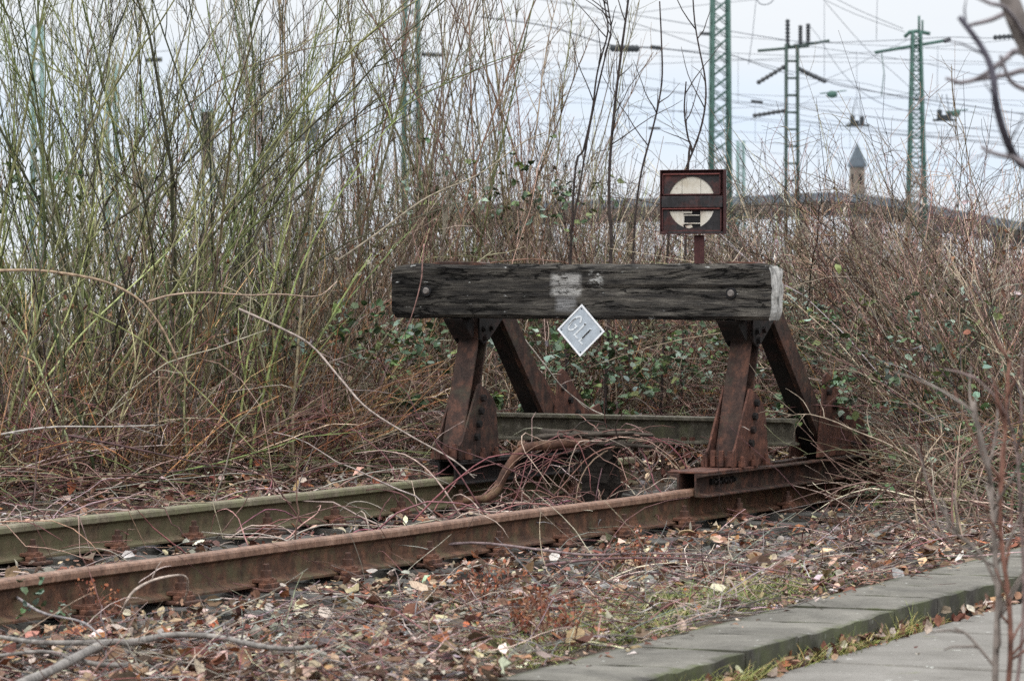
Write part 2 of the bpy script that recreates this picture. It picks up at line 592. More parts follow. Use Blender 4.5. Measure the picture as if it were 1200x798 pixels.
def mat_concrete(name, a, b_, moss=(0.12, 0.13, 0.06), moss_lo=0.66):
    m, nt, b = new_mat(name)
    n1 = noise_n(nt, 3.0, 8, 0.7)
    n2 = noise_n(nt, 120, 4, 0.7)
    c = ramp(nt, n1, [(0.3, a), (0.7, b_)])
    c = mixc(nt, 1.0, c, ramp(nt, n2, [(0.3, grey(0.78)), (0.7, grey(1.18))]), 'MULTIPLY')
    n3 = noise_n(nt, 5.5, 8, 0.75)
    c = mixc(nt, ramp(nt, n3, [(moss_lo - 0.05, grey(0)), (moss_lo + 0.07, grey(0.8))]), c, moss)
    n4 = noise_n(nt, 22, 3, 0.5)
    c = mixc(nt, ramp(nt, n4, [(0.68, grey(0)), (0.72, grey(0.7))]), c, (0.42, 0.43, 0.4))
    nt.links.new(c, b.inputs['Base Color'])
    b.inputs['Roughness'].default_value = 0.9
    b.inputs['Specular IOR Level'].default_value = 0.2
    bump(nt, b, n2, 0.4, 0.003)
    return m


M_SLAB = mat_concrete('slab concrete', (0.105, 0.1, 0.086), (0.185, 0.176, 0.153))
M_PAVE = mat_concrete('path concrete', (0.125, 0.118, 0.105), (0.205, 0.195, 0.178))


def edge_dirt(m, w, l):
    nt = m.node_tree
    b = nt.nodes['Principled BSDF']
    src = b.inputs['Base Color'].links[0].from_socket
    tc = N(nt, 'ShaderNodeTexCoord').outputs['Object']
    sp = N(nt, 'ShaderNodeSeparateXYZ')
    nt.links.new(tc, sp.inputs[0])
    acc = None
    for s, a_, b_ in (('X', .0, .07), ('X', w, w - .06), ('Y', 0, .03), ('Y', l, l - .03)):
        mr = N(nt, 'ShaderNodeMapRange')
        mr.inputs['From Min'].default_value, mr.inputs['From Max'].default_value = a_, b_
        nt.links.new(sp.outputs[s], mr.inputs['Value'])
        if acc is None:
            acc = mr.outputs['Result']
        else:
            mu = N(nt, 'ShaderNodeMath', operation='MINIMUM')
            nt.links.new(acc, mu.inputs[0])
            nt.links.new(mr.outputs['Result'], mu.inputs[1])
            acc = mu.outputs[0]
    geo = N(nt, 'ShaderNodeNewGeometry')
    n = noise_n(nt, 9, 8, .75, geo.outputs['Position'])
    ad = N(nt, 'ShaderNodeMath', operation='MULTIPLY_ADD')
    nt.links.new(acc, ad.inputs[0])
    ad.inputs[1].default_value = .42
    nt.links.new(n, ad.inputs[2])
    f = ramp(nt, ad.outputs[0], [(.5, grey(.9)), (.72, grey(0))])
    n2 = noise_n(nt, 4, 3, .6, geo.outputs['Position'])
    c = mixc(nt, f, src, ramp(nt, n2, [(.4, (.045, .042, .036)), (.6, (.075, .085, .04))]))
    n3 = noise_n(nt, 2.1, 6, .7, geo.outputs['Position'], (1, 1, 1), .5)
    c = mixc(nt, 1.0, c, ramp(nt, n3, [(.35, grey(.62)), (.6, grey(1.08))]), 'MULTIPLY')
    nt.links.new(c, b.inputs['Base Color'])


edge_dirt(M_SLAB, .395, .491)


def mat_ground():
    m, nt, b = new_mat('soil and old ballast')
    tc = N(nt, 'ShaderNodeTexCoord').outputs['Object']
    n1 = noise_n(nt, 1.7, 8, 0.7, tc)
    n2 = noise_n(nt, 28, 6, 0.75, tc)
    c = ramp(nt, n1, [(0.3, (0.045, 0.036, 0.029)), (0.55, (0.085, 0.066, 0.052)), (0.75, (0.12, 0.1, 0.08))])
    c = mixc(nt, 1.0, c, ramp(nt, n2, [(0.3, grey(0.4)), (0.7, grey(1.5))]), 'MULTIPLY')
    sp = N(nt, 'ShaderNodeSeparateXYZ')
    nt.links.new(tc, sp.inputs[0])
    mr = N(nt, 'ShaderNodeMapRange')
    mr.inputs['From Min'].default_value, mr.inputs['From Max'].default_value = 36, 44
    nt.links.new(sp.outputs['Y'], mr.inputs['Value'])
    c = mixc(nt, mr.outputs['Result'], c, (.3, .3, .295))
    nt.links.new(c, b.inputs['Base Color'])
    b.inputs['Roughness'].default_value = 0.95
    b.inputs['Specular IOR Level'].default_value = 0.1
    bump(nt, b, n2, 0.8, 0.02)
    return m


M_GROUND = mat_ground()

# ------------------------------------------------------------------ ground, path
xs = np.unique(np.concatenate([-np.geomspace(7, 2500, 26), np.arange(-7, 7.01, 0.09), np.geomspace(7, 2500, 26)]))
ys = np.unique(np.concatenate([-np.geomspace(5, 300, 10)[::-1], np.arange(-5, 9, 1.0), np.arange(9, 24, 0.09), np.arange(24, 40, 0.5), np.geomspace(40, 4000, 30)]))
GX, GY = np.meshgrid(xs, ys)
gb = Batch()
gb.v.append(np.stack([GX, GY, gz(GX, GY)], -1).reshape(-1, 3))
ii = np.arange(GX.size).reshape(GX.shape)
gb.f4.append(np.stack([ii[:-1, :-1], ii[:-1, 1:], ii[1:, 1:], ii[1:, :-1]], -1).reshape(-1, 4))
gb.c.append(np.full((GX.size, 3), 0.1))
g_o = gb.build('ground', M_GROUND, smooth=True)
tag(g_o, None, None, None, 'structure')

bm = bmesh.new()
for i in range(-12, 14):                      # lower path of big cast bays
    for j in range(2):
        a0, a1 = i * 1.1 + 0.008 + 0.5 * j, (i + 1) * 1.1 - 0.008 + 0.5 * j
        s0, s1 = 0.455 + j * 0.72, 0.455 + j * 0.72 + 0.707
        dz = random.uniform(-0.006, 0.004)
        q = [S0 + SD * a + SR * s for a, s in ((a0, s0), (a1, s0), (a1, s1), (a0, s1))]
        lo = [bm.verts.new((p.x, p.y, -0.16)) for p in q]
        hi = [bm.verts.new((p.x, p.y, -0.03 + dz + random.uniform(-.003, .003))) for p in q]
        bm.faces.new(hi)
        bm.faces.new(lo[::-1])
        for k in range(4):
            bm.faces.new((lo[k], lo[(k + 1) % 4], hi[(k + 1) % 4], hi[k]))
o = bobj('pavement', bm, M_PAVE, None, 0.006)
tag(o, None, None, None, 'structure')

SROT = math.atan2(SD.x, SD.y)
slab_src = []
for k in range(3):
    bm = bmesh.new()
    vs = box(bm, (0.0, 0.004, -0.105), (0.395, 0.491, 0.0))
    bmesh.ops.subdivide_edges(bm, edges=bm.edges[:], cuts=5, use_grid_fill=True)
    for v in bm.verts:
        n = noise.noise_vector(v.co * 7 + Vector((k * 9, 0, 0)))
        v.co += n * 0.004
        ex = min(v.co.x, 0.395 - v.co.x, v.co.y, 0.491 - v.co.y)
        if v.co.z > -0.02 and ex < 0.02:
            v.co.z -= 0.006 + 0.012 * max(0, noise.noise(v.co * 12 + Vector((0, k * 5, 0))))
    bmesh.ops.recalc_face_normals(bm, faces=bm.faces[:])
    me = bpy.data.meshes.new('concrete_slab')
    bm.to_mesh(me)
    bm.free()
    me.materials.append(M_SLAB)
    slab_src.append(me)
for i in range(-3, 13):
    q = S0 + SD * (i * 0.496)
    o = link(bpy.data.objects.new('concrete_slab', slab_src[i % 3]))
    o.location = (q.x, q.y, 0.05 + random.uniform(-0.003, 0.003))
    o.rotation_euler = (random.uniform(-.005, .005), random.uniform(-.008, .008), -SROT + random.uniform(-.003, .003))
    tag(o, 'flat grey concrete slab in the raised row edging the path', 'concrete slab', 'concrete slabs edging the path', 'thing')

# ------------------------------------------------------------------ track
RZ = -TH                                       # local x = -v, local y = u
HEAD = [(-.0335, .118), (-.0335, .138), (-.029, .146), (-.018, .1495), (0, .1505), (.018, .1495), (.029, .146), (.0335, .138), (.0335, .118),
        (.0105, .104), (.0075, .09), (.0075, .04), (.0105, .026), (.058, .013), (.0625, .009), (.0625, 0), (-.0625, 0), (-.0625, .009), (-.058, .013),
        (-.0105, .026), (-.0075, .04), (-.0075, .09), (-.0105, .104)]


def loft(bm, prof, ylist, jit=0.0, seed=0):
    rings = []
    for y in ylist:
        dx = jit * noise.noise(Vector((y * 0.7, seed, 0)))
        dz = jit * noise.noise(Vector((y * 0.9, seed + 7, 3)))
        rings.append([bm.verts.new((a + dx, y, b + dz)) for a, b in prof])
    n = len(prof)
    for A, B in zip(rings, rings[1:]):
        for i in range(n):
            bm.faces.new((A[i], A[(i + 1) % n], B[(i + 1) % n], B[i]))
    bm.faces.new(rings[0][::-1])
    bm.faces.new(rings[-1])


SLEEPER_U = [1.03 + 0.636 * i for i in range(-2, 12)]


def clip_mesh():
    bm = bmesh.new()
    box(bm, (-.15, -.06, -.016), (.15, .06, -.001))                 # tie plate under the rail
    for s in (-1, 1):
        box(bm, (min(s * .045, s * .115), -.038, .016), (max(s * .045, s * .115), .038, .032))   # clamp
        box(bm, (min(s * .078, s * .125), -.045, -.002), (max(s * .078, s * .125), .045, .017))
    return bm


def bolt_mesh(s):
    bm = bmesh.new()
    cyl(bm, (s * .088, 0, .03), (s * .088, 0, .037), .03, 12)
    cyl(bm, (s * .088, 0, .036), (s * .088, 0, .064), .023, 6)
    cyl(bm, (s * .088, 0, .06), (s * .088, 0, .088), .012, 8)
    return bm


clip0 = bolt0 = None
SRC = {}


def make_rail(name, label, v, u0, u1, mat, seed):
    base = W(0, v, 0)
    t = thing(name, label, 'rail', base, RZ)
    bm = bmesh.new()
    loft(bm, HEAD, list(np.arange(u0, u1, 0.35)) + [u1], 0.004, seed)
    r = bobj('rail_bar', bm, mat, t)
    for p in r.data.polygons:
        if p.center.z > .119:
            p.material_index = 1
    for u in SLEEPER_U:
        if not SRC:
            c = bobj('rail_clip', clip_mesh(), M_CLIP, t, 0.003)
            bl = [bobj('bolt', bolt_mesh(s), M_CLIP, c, 0.0015) for s in (-1, 1)]
            SRC['c'], SRC['b'] = c, bl
        else:
            c = link(SRC['c'].copy(), t)
            for q in SRC['b']:
                bb = link(q.copy(), c)
                bb.parent = c
        c.parent = t
        c.location = (random.uniform(-.004, .004), u + random.uniform(-.03, .03), 0)
        c.rotation_euler = (0, 0, random.uniform(-.06, .06))
    return t


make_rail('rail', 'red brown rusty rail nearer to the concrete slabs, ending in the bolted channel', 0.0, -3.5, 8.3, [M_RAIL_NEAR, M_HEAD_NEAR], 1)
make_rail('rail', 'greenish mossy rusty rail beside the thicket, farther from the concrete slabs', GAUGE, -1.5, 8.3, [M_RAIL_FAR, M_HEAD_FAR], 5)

sl_src = []
for k in range(4):
    bm = bmesh.new()
    box(bm, (-1.25, -.12, -.15), (1.25, .12, 0))
    bmesh.ops.subdivide_edges(bm, edges=[e for e in bm.edges if abs(e.verts[0].co.x - e.verts[1].co.x) > 1], cuts=24)
    bmesh.ops.subdivide_edges(bm, edges=[e for e in bm.edges if abs(e.verts[0].co.y - e.verts[1].co.y) > .1 and abs(e.verts[0].co.x - e.verts[1].co.x) < .1], cuts=5)
    for v in bm.verts:
        n = noise.noise_vector(Vector((v.co.x * 2.2, v.co.y * 16, v.co.z * 10 + k * 11)))
        v.co += Vector((n.x * .05 if abs(v.co.x) > 1.2 else 0, n.y * .01, n.z * .012 - .006))
        if v.co.z > -.03 and abs(v.co.y) > .1:
            v.co.z -= .02 * abs(noise.noise(Vector((v.co.x * 3, k * 4.0, 1))))
    bmesh.ops.recalc_face_normals(bm, faces=bm.faces[:])
    me = bpy.data.meshes.new('sleeper')
    bm.to_mesh(me)
    bm.free()
    me.materials.append(M_SLEEPER)
    sl_src.append(me)
for i, u in enumerate(SLEEPER_U):
    o = link(bpy.data.objects.new('sleeper', sl_src[i % 4]))
    q = W(u, GAUGE / 2 + random.uniform(-.06, .06), -0.017)
    o.location = q
    o.rotation_euler = (0, 0, RZ + random.uniform(-.02, .02) + (math.pi if i % 2 else 0))
    tag(o, 'dark weathered wooden sleeper lying under the two rusty rails', 'sleeper', 'wooden sleepers under the track')

# ------------------------------------------------------------------ buffer stop
UB = 6.18                                       # front face of the timber
BASE = W(0, 0, 0)
buf = thing('buffer_stop', 'old railway buffer stop with heavy black timber on rusty steel legs', 'buffer stop', BASE, RZ)

vl, vr = on_u(459, UB), on_u(903.5, UB)
LEN = vl - vr
ZB0 = EYE - (374 - HY) * W(UB, .8).y / F
ZB1 = EYE - (310 - HY) * W(UB, .8).y / F
BH, BD = ZB1 - ZB0, 0.15

bm = bmesh.new()
box(bm, (0, 0, 0), (LEN, BD, BH))
bmesh.ops.subdivide_edges(bm, edges=[e for e in bm.edges if abs(e.verts[0].co.x - e.verts[1].co.x) > 1], cuts=70)
bmesh.ops.subdivide_edges(bm, edges=[e for e in bm.edges if abs(e.verts[0].co.z - e.verts[1].co.z) > .1], cuts=13)
bmesh.ops.subdivide_edges(bm, edges=[e for e in bm.edges if abs(e.verts[0].co.y - e.verts[1].co.y) > .1], cuts=6)
for v in bm.verts:
    x, y, z = v.co
    # rounded, broken edges
    ez = min(z, BH - z)
    ey = min(y, BD - y)
    r = 0.02 + 0.012 * noise.noise(Vector((x * 5, z * 3, y * 3)))
    dz_ = max(0, 1 - ez / r) * max(0, 1 - ey / r)
    if dz_ > 0:
        v.co.z += (1 if z < BH / 2 else -1) * dz_ * r * .5
        v.co.y += (1 if y < BD / 2 else -1) * dz_ * r * .5
    n1 = noise.noise(Vector((x * 1.6, z * 26, y * 20)))
    n2 = noise.noise(Vector((x * 5, z * 70, 4)))
    if y < .004:
        v.co.y += .005 * n1 + .003 * n2 + (.011 if abs(z - BH * (.62 - .07 * x / LEN) - .01 * math.sin(x * 4)) < .012 and x > .9 else 0)
    if z > BH - .004:
        v.co.z += .007 * noise.noise(Vector((x * 3, y * 18, 0))) + .006 * noise.noise(Vector((x * 14, y * 18, 5)))
        if x > LEN - .1:
            v.co.z -= ((x - LEN + .1) / .1) ** 2 * .006
    if z < .004:
        v.co.z += .006 * noise.noise(Vector((x * 4, y * 18, 9)))
    if x > LEN - .002 or x < .002:
        cn = max(0, (abs(z - BH / 2) - BH * .28) / (BH * .22))
        v.co.x += .012 * noise.noise(Vector((0, y * 22, z * 16))) - math.copysign(.016 * cn * cn, x - 1)
    if x < .15 and z > BH * .75:
        v.co.z -= (.15 - x) ** 2 * .6
for f in bm.faces:
    c = f.calc_center_median()
    if c.x > LEN - .02 and abs(f.normal.x) > .6:
        f.material_index = 1
beam = bobj('timber_beam', bm, [M_WOOD, M_ENDPAINT], buf)
beam.location = (-vl, UB, ZB0)
for p in beam.data.polygons:
    if p.center.x > LEN - .05 and abs(p.normal.x) > .5:
        p.material_index = 1


def beam_xz(px, py):
    """place on the front face of the timber for a pixel of the photograph"""
    v = on_u(px, UB)
    Y = W(UB, v).y
    return vl - v, EYE - (py - HY) * Y / F - ZB0


for px, py in ((500, 341), (857, 344)):
    x, z = beam_xz(px, py)
    bm = bmesh.new()
    cyl(bm, (x, .012, z), (x, -.008, z), .028, 18)
    bh_ = bobj('bolt_washer', bm, M_DARK, beam, 0.002)
    bm = bmesh.new()
    cyl(bm, (x, -.007, z), (x, -.017, z), .019, 16, .013)
    bobj('bolt_head', bm, M_BOLT, bh_, 0.001)
for pxa, pxb, py in ((500, 562, 309), (840, 888, 309)):
    xa, xb = beam_xz(pxa, py)[0], beam_xz(pxb, py)[0]
    bm = bmesh.new()
    prism(bm, [(xa, BH - .006), (xb, BH - .01), (xb, BH + .006), (xb - .04, BH + .012), (xa + .05, BH + .014), (xa, BH + .004)], .03, .12, 'y')
    bobj('top_strap', bm, M_GUSSET if pxa > 700 else M_LEG, beam, 0.002)


def xv(v):
    return -v


CH_Z0, CH_Z1 = 0.112, 0.222


def side_structure(v, near):
    """one side of the buffer: base channel, front leg, rear leg and gussets, in track coordinates"""
    x0 = xv(v)
    # base channels clamped to the rail head
    u0, u1 = (5.72, 7.95) if near else (6.13, 7.9)
    bm = bmesh.new()
    t = .009
    for s in (1, -1):
        prof = [(.04, CH_Z0), (.105, CH_Z0), (.105, CH_Z0 + t), (.04 + t, CH_Z0 + 2 * t), (.04 + t, CH_Z1 - 2 * t), (.105, CH_Z1 - t), (.105, CH_Z1), (.04, CH_Z1)]
        prism(bm, [(x0 + s * a, b) for a, b in prof], u0, u1, 'y')
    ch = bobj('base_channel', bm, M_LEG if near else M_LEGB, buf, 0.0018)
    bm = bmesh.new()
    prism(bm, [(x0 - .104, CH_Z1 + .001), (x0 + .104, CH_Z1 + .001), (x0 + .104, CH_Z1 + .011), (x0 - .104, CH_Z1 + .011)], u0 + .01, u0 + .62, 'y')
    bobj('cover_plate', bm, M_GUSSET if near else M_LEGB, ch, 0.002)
    if near:
        for k in range(5):
            bm = bmesh.new()
            uu = u0 + .17 + .062 * k
            zz = .178 - .003 * (k % 2)
            cyl(bm, (x0 + .048, uu, zz), (x0 + .066, uu, zz), .017, 6, rot=.3 * k)
            cyl(bm, (x0 + .066, uu, zz), (x0 + .078, uu, zz), .009, 8)
            bobj('channel_bolt', bm, M_LEGB, ch, 0.001)
    # front leg: joist with its flange to the front
    w, d, tt = .057, .05, .011
    prof = [(-w, -d), (w, -d), (w, -d + tt), (.006, -d + tt), (.006, d - tt), (w, d - tt), (w, d), (-w, d), (-w, d - tt), (-.006, d - tt), (-.006, -d + tt), (-w, -d + tt)]
    bm = bmesh.new()
    ub, ut = 6.215, 6.475
    slant(bm, prof, (x0, ub, CH_Z1 + .014), (x0, ut, ZB0 + .05), (1, 0, 0))
    fl = bobj('front_leg', bm, M_LEG, buf, 0.002)
    # foot gussets on both sides of the leg
    zt = CH_Z1 + .0125
    for s in (-1, 1):
        bm = bmesh.new()
        xx = x0 + s * (w + .012)
        out = [(6.10, zt), (6.53, zt), (6.53, zt + .07), (6.50, zt + .26), (6.47, zt + .30), (6.40, zt + .345), (6.325, zt + .375), (6.305, zt + .375), (6.13, zt + .09), (6.10, zt + .075)]
        if not near:
            out = [(a + .03, b) for a, b in out]
        prism(bm, out, xx - .006, xx + .006, 'x')
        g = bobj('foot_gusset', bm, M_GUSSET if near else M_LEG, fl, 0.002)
        for k in range(4):
            bm = bmesh.new()
            a = (ub + .055 + (.065 * k + .1) * .35, zt + .11 + .065 * k)
            cyl(bm, (xx + s * .005, a[0], a[1]), (xx + s * .026, a[0], a[1]), .019, 6, rot=k)
            bobj('gusset_bolt', bm, M_LEGB, g, 0.0012)
        for k in range(3):
            bm = bmesh.new()
            a = (6.155 + .15 * k + (0 if near else .03), zt + .001)
            cyl(bm, (xx + s * .03, a[0], a[1]), (xx + s * .03, a[0], a[1] + .03), .02, 6, rot=.5 * k)
            cyl(bm, (xx + s * .03, a[0], a[1] + .03), (xx + s * .03, a[0], a[1] + .052), .011, 8)
            bobj('foot_bolt', bm, M_GUSSET, g, 0.001)
    bm = bmesh.new()
    box(bm, (x0 - w + .002, 6.115, zt + .001), (x0 + w - .004, 6.205, zt + .052))
    for k in range(3):
        box(bm, (x0 - w + .012 + .045 * k, 6.098, zt + .004), (x0 - w + .036 + .045 * k, 6.1145, zt + .082))
    bobj('foot_block', bm, M_GUSSET, fl, 0.002)
    # head brackets under the timber
    for s in (-1, 1):
        bm = bmesh.new()
        xx = x0 + s * (w + .0135)
        prism(bm, [(6.345, ZB0 - .012), (6.34, ZB0 - .03), (6.35, ZB0 - .11), (6.39, ZB0 - .135), (6.44, ZB0 - .12), (6.60, ZB0 - .012), (6.66, ZB0 + .12), (6.345, ZB0 + .12)], xx - .006, xx + .006, 'x')
        hb = bobj('head_bracket', bm, M_LEGB, buf, 0.002)
        for k, (a, b) in enumerate(((6.385, ZB0 - .055), (6.40, ZB0 - .1), (6.47, ZB0 - .05))):
            bm = bmesh.new()
            cyl(bm, (xx + s * .005, a, b), (xx + s * .024, a, b), .016, 6)
            bobj('bracket_bolt', bm, M_LEGB, hb, 0.001)
    bm = bmesh.new()
    prism(bm, [(6.20, ZB0 - .002), (6.335, ZB0 - .002), (6.335, ZB0 - .09), (6.315, ZB0 - .105), (6.30, ZB0 - .09), (6.215, ZB0 - .02)], x0 - .06, x0 + .05, 'x')
    bobj('seat_bracket', bm, M_LEGB, buf, 0.003)
    # rear leg: channel, open side to the back
    w2, d2 = .054, .056
    prof = [(-w2, -d2), (w2, -d2), (w2, d2), (w2 - .012, d2), (w2 - .012, -d2 + .012), (-w2 + .012, -d2 + .012), (-w2 + .012, d2), (-w2, d2)]
    bm = bmesh.new()
    A_, B_ = (x0, 6.475, ZB1 - .045), (x0, 7.37, CH_Z1 + .016)
    if near:
        B_ = (x0, 7.40, CH_Z1 + .016)
    slant(bm, prof, A_, B_, (-1, 0, 0))
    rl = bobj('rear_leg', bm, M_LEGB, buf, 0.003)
    bm = bmesh.new()
    slant(bm, [(-w2 - .012, -d2 - .008), (-w2 + .016, -d2 - .008), (-w2 + .016, -d2 + .002), (-w2 - .002, -d2 + .002), (-w2 - .002, d2), (-w2 - .012, d2)], Vector(A_).lerp(Vector(B_), .06), Vector(A_).lerp(Vector(B_), .9), (-1, 0, 0))
    bobj('edge_angle', bm, M_LEG, rl, 0.002)
    # rear foot gussets
    for s in (-1, 1):
        bm = bmesh.new()
        xx = x0 + s * (w2 + .022)
        prism(bm, [(7.16, zt), (7.86, zt), (7.88, zt + .05), (7.74, zt + .23), (7.62, zt + .2), (7.56, zt + .235), (7.34, zt + .41), (7.29, zt + .43), (7.245, zt + .41), (7.235, zt + .33)], xx - .006, xx + .006, 'x')
        g = bobj('rear_gusset', bm, M_GUSSET, rl, 0.002)
        for k, (a, b) in enumerate(((7.29, zt + .33), (7.37, zt + .26), (7.46, zt + .19), (7.62, zt + .05), (7.78, zt + .05))):
            bm = bmesh.new()
            cyl(bm, (xx + s * .005, a, b), (xx + s * .024, a, b), .018, 6)
            bobj('gusset_bolt', bm, M_LEGB, g, 0.001)


side_structure(0.0, True)
side_structure(GAUGE, False)

# cross beam between the two sides (an old rail section on the legs)
UC = 6.93
va, vb = on_u(576, UC), on_u(931, UC)
zc1 = EYE - (487 - HY) * W(UC, .8).y / F
zc0 = EYE - (518 - HY) * W(UC, .8).y / F
hh = zc1 - zc0
prof = [(-.07, 0), (.065, 0), (.065, .012), (.008, .02), (.008, hh - .02), (.06, hh - .012), (.06, hh), (-.06, hh), (-.06, hh - .018), (-.008, hh - .026), (-.008, .024), (-.07, .014)]
bm = bmesh.new()
prism(bm, [(UC + a, zc0 + b) for a, b in prof], xv(va), xv(vb), 'x')
cb = bobj('cross_beam', bm, M_CROSS, buf, 0.002)
for px in (640, 655, 806, 816):
    bm = bmesh.new()
    x = xv(on_u(px, UC))
    cyl(bm, (x, UC - .05, zc0 + .013), (x, UC - .05, zc0 + .034), .016, 6)
    bobj('beam_bolt', bm, M_GUSSET, cb, 0.001)

# ------------------------------------------------------------------ stop signal on its post
US = UB + BD + .034
vp = on_u(820, US)
SB = W(US, vp, 0)
sig = thing('stop_signal', 'square rusty red signal board with two white glass segments and dark bar', 'signal', W(US, vp, ZB0 + .02), RZ)
sz0 = sig.location.z
mpx = 1 / (6.38 * 233 * UY)
mpz = 1 / (6.38 * 233)
ZC = EYE - (274.6 - HY) * SB.y / F - sz0        # bottom of the box above the post's foot


def sx(x):
    return (x - 382) * mpx                     # crop pixels of the box to metres from the post axis


def szz(y):
    return ZC + (540 - y) * mpz


bm = bmesh.new()
prism(bm, [(-.026, -.012), (.026, -.012), (.026, .0), (-.012, .0), (-.012, .04), (-.026, .04)], 0, ZC - .004, 'z')
bobj('post', bm, M_POST, sig, 0.002)
bm = bmesh.new()
for zq in (.05, .17):
    box(bm, (-.05, -.031, zq), (.05, -.0125, zq + .04))
bobj('mounting_clip', bm, M_LEG, sig, 0.002)
yf = -.028
bm = bmesh.new()
t = .004
X0, X1, Z0, Z1 = sx(118), sx(577), szz(540), szz(68)
prism(bm, [(X0, Z0), (X1, Z0), (X1, Z1), (X0, Z1)], yf + .016, yf + .022, 'y')
for a in ((X0, Z0, X0 + t, Z1), (X1 - t, Z0, X1, Z1), (X0 + t, Z0, X1 - t, Z0 + t), (X0 + t, Z1 - t, X1 - t, Z1)):
    box(bm, (a[0], yf - .01, a[1]), (a[2], yf + .016, a[3]))
case = bobj('signal_case', bm, M_POST, sig, 0.001)
CXs, CZs, RAD = sx(338), szz(308), .128


def seg_arc(cut, upper, n=24):
    a = math.asin(abs(cut) / RAD)
    pts = []
    for i in range(n + 1):
        an = a + (math.pi - 2 * a) * i / n
        pts.append((CXs + RAD * math.cos(an), CZs + (1 if upper else -1) * RAD * math.sin(an)))
    return pts


def panel(x0, x1, y0, y1, cut, upper):
    """dark plate with a segment of a circle cut out of it"""
    a, b = szz(y1), szz(y0)
    arc = seg_arc(cut, upper)                   # right to left
    bm = bmesh.new()
    if upper:
        out = [(sx(x0), a), (sx(x0), b), (sx(x1), b), (sx(x1), a)] + [(arc[0][0], a)] + arc + [(arc[-1][0], a)]
    else:
        out = [(sx(x0), b), (sx(x0), a), (sx(x1), a), (sx(x1), b)] + [(arc[0][0], b)] + arc + [(arc[-1][0], b)]
    prism(bm, out, yf + .0, yf + .004, 'y')
    pl = bobj('mask_plate', bm, M_PLATE, case)
    bm = bmesh.new()
    e = .0035
    for q in ((x0, y0, 'h'), (x0, y1, 'h'), (x0, 0, 'v'), (x1, 0, 'v')):
        if q[2] == 'h':
            zz = szz(q[1])
            box(bm, (sx(x0), yf - .006, zz - e), (sx(x1), yf - .0005, zz + e))
        else:
            xx = sx(q[0])
            box(bm, (xx - e, yf - .0065, a + e), (xx + e, yf - .0005, b - e))
    bobj('panel_frame', bm, M_POST, case, 0.0008)


panel(137, 545, 98, 249, szz(246) - CZs, True)
panel(133, 552, 354, 516, CZs - szz(376), False)
bm = bmesh.new()
box(bm, (sx(130), yf - .012, szz(346)), (sx(566), yf + .002, szz(262)))
bobj('middle_bar', bm, M_PLATE, case, 0.003)
bm = bmesh.new()
box(bm, (sx(134), yf - .0095, szz(358)), (sx(545), yf - .007, szz(349)))
bobj('red_strip', bm, M_REDLINE, case, 0.0005)
bm = bmesh.new()
box(bm, (sx(140), yf - .0095, szz(105)), (sx(545), yf - .007, szz(97)))
bobj('red_strip', bm, M_REDLINE, case, 0.0005)
bm = bmesh.new()
box(bm, (sx(122), yf - .008, szz(536)), (sx(572), yf - .001, szz(520)))
bobj('bottom_strip', bm, M_PLATE, case, 0.001)


def pane(xa, xb, upper, name='pane', cut=None, mat=None):
    cut = (szz(250) - CZs) if upper else (CZs - szz(372))
    R2 = RAD + .006
    pts = []
    for i in range(13):
        x = sx(xa) + (sx(xb) - sx(xa)) * i / 12
        dx = min(abs(x - CXs), R2 * .999)
        z = math.sqrt(R2 * R2 - dx * dx)
        pts.append((x, CZs + (z if upper else -z)))
    zc = CZs + (cut if upper else -cut)
    pts = [p for p in pts if (p[1] > zc + .002 if upper else p[1] < zc - .002)]
    bm = bmesh.new()
    prism(bm, [(pts[-1][0], zc)] + [(pts[0][0], zc)] + pts, yf + .006, yf + .010, 'y')
    return bobj(name, bm, mat or M_PANE, case)


for xa, xb in ((166, 267), (270, 401), (404, 508)):
    pane(xa, xb, True)
pane(172, 278, False)
pane(400, 505, False)
bm = bmesh.new()
box(bm, (sx(279), yf + .012, szz(515)), (sx(399), yf + .014, szz(372)))
bobj('hollow_shade', bm, M_DARK, case)  # flat black sheet painting the shade behind the broken pane
bm = bmesh.new()
for q in ((276, 340, 372, 388), (283, 392, 398, 404), (283, 400, 457, 464), (279, 283, 398, 470)):
    box(bm, (sx(q[0]), yf + .007, szz(q[3])), (sx(q[1]), yf + .010, szz(q[2])))
prism(bm, [(sx(288), szz(478)), (sx(335), szz(472)), (sx(344), szz(490)), (sx(318), szz(498)), (sx(300), szz(494))], yf + .007, yf + .010, 'y')
tag(bobj('broken_pane', bm, M_PANE, case), 'shattered lower middle pane with white shards over a black fill', None)

# ------------------------------------------------------------------ diamond sign
USG = UB - .014
vs_ = on_u(681, USG)
q = W(USG, vs_)
Zs = EYE - (387.3 - HY) * q.y / F
sign = thing('metal_sign', 'small grey aluminium diamond plate lettered GLL on the lower edge of black timber', 'sign', (q.x, q.y, Zs), RZ)
H = .0925
bm = bmesh.new()


def dia(x, z):                                  # plate axes: x to the lower right, z to the upper right
    c, s = math.cos(math.radians(-47)), math.sin(math.radians(-47))
    return (x * c - z * s, x * s + z * c)


prism(bm, [dia(-H, -H), dia(H, -H), dia(H, H), dia(-H, H)], -.0015, .0015, 'y')
pl = bobj('plate', bm, M_ALU, sign)
bm = bmesh.new()
r = .0085
for q in (((-H, -H), (H, -H), (H, -H + r), (-H, -H + r)), ((-H, H - r), (H, H - r), (H, H), (-H, H)),
          ((-H, -H + r), (-H + r, -H + r), (-H + r, H - r), (-H, H - r)), ((H - r, -H + r), (H, -H + r), (H, H - r), (H - r, H - r))):
    prism(bm, [dia(*p) for p in q], -.0045, -.0017, 'y')
bobj('raised_rim', bm, M_ALU_RIM, sign, 0.0008)


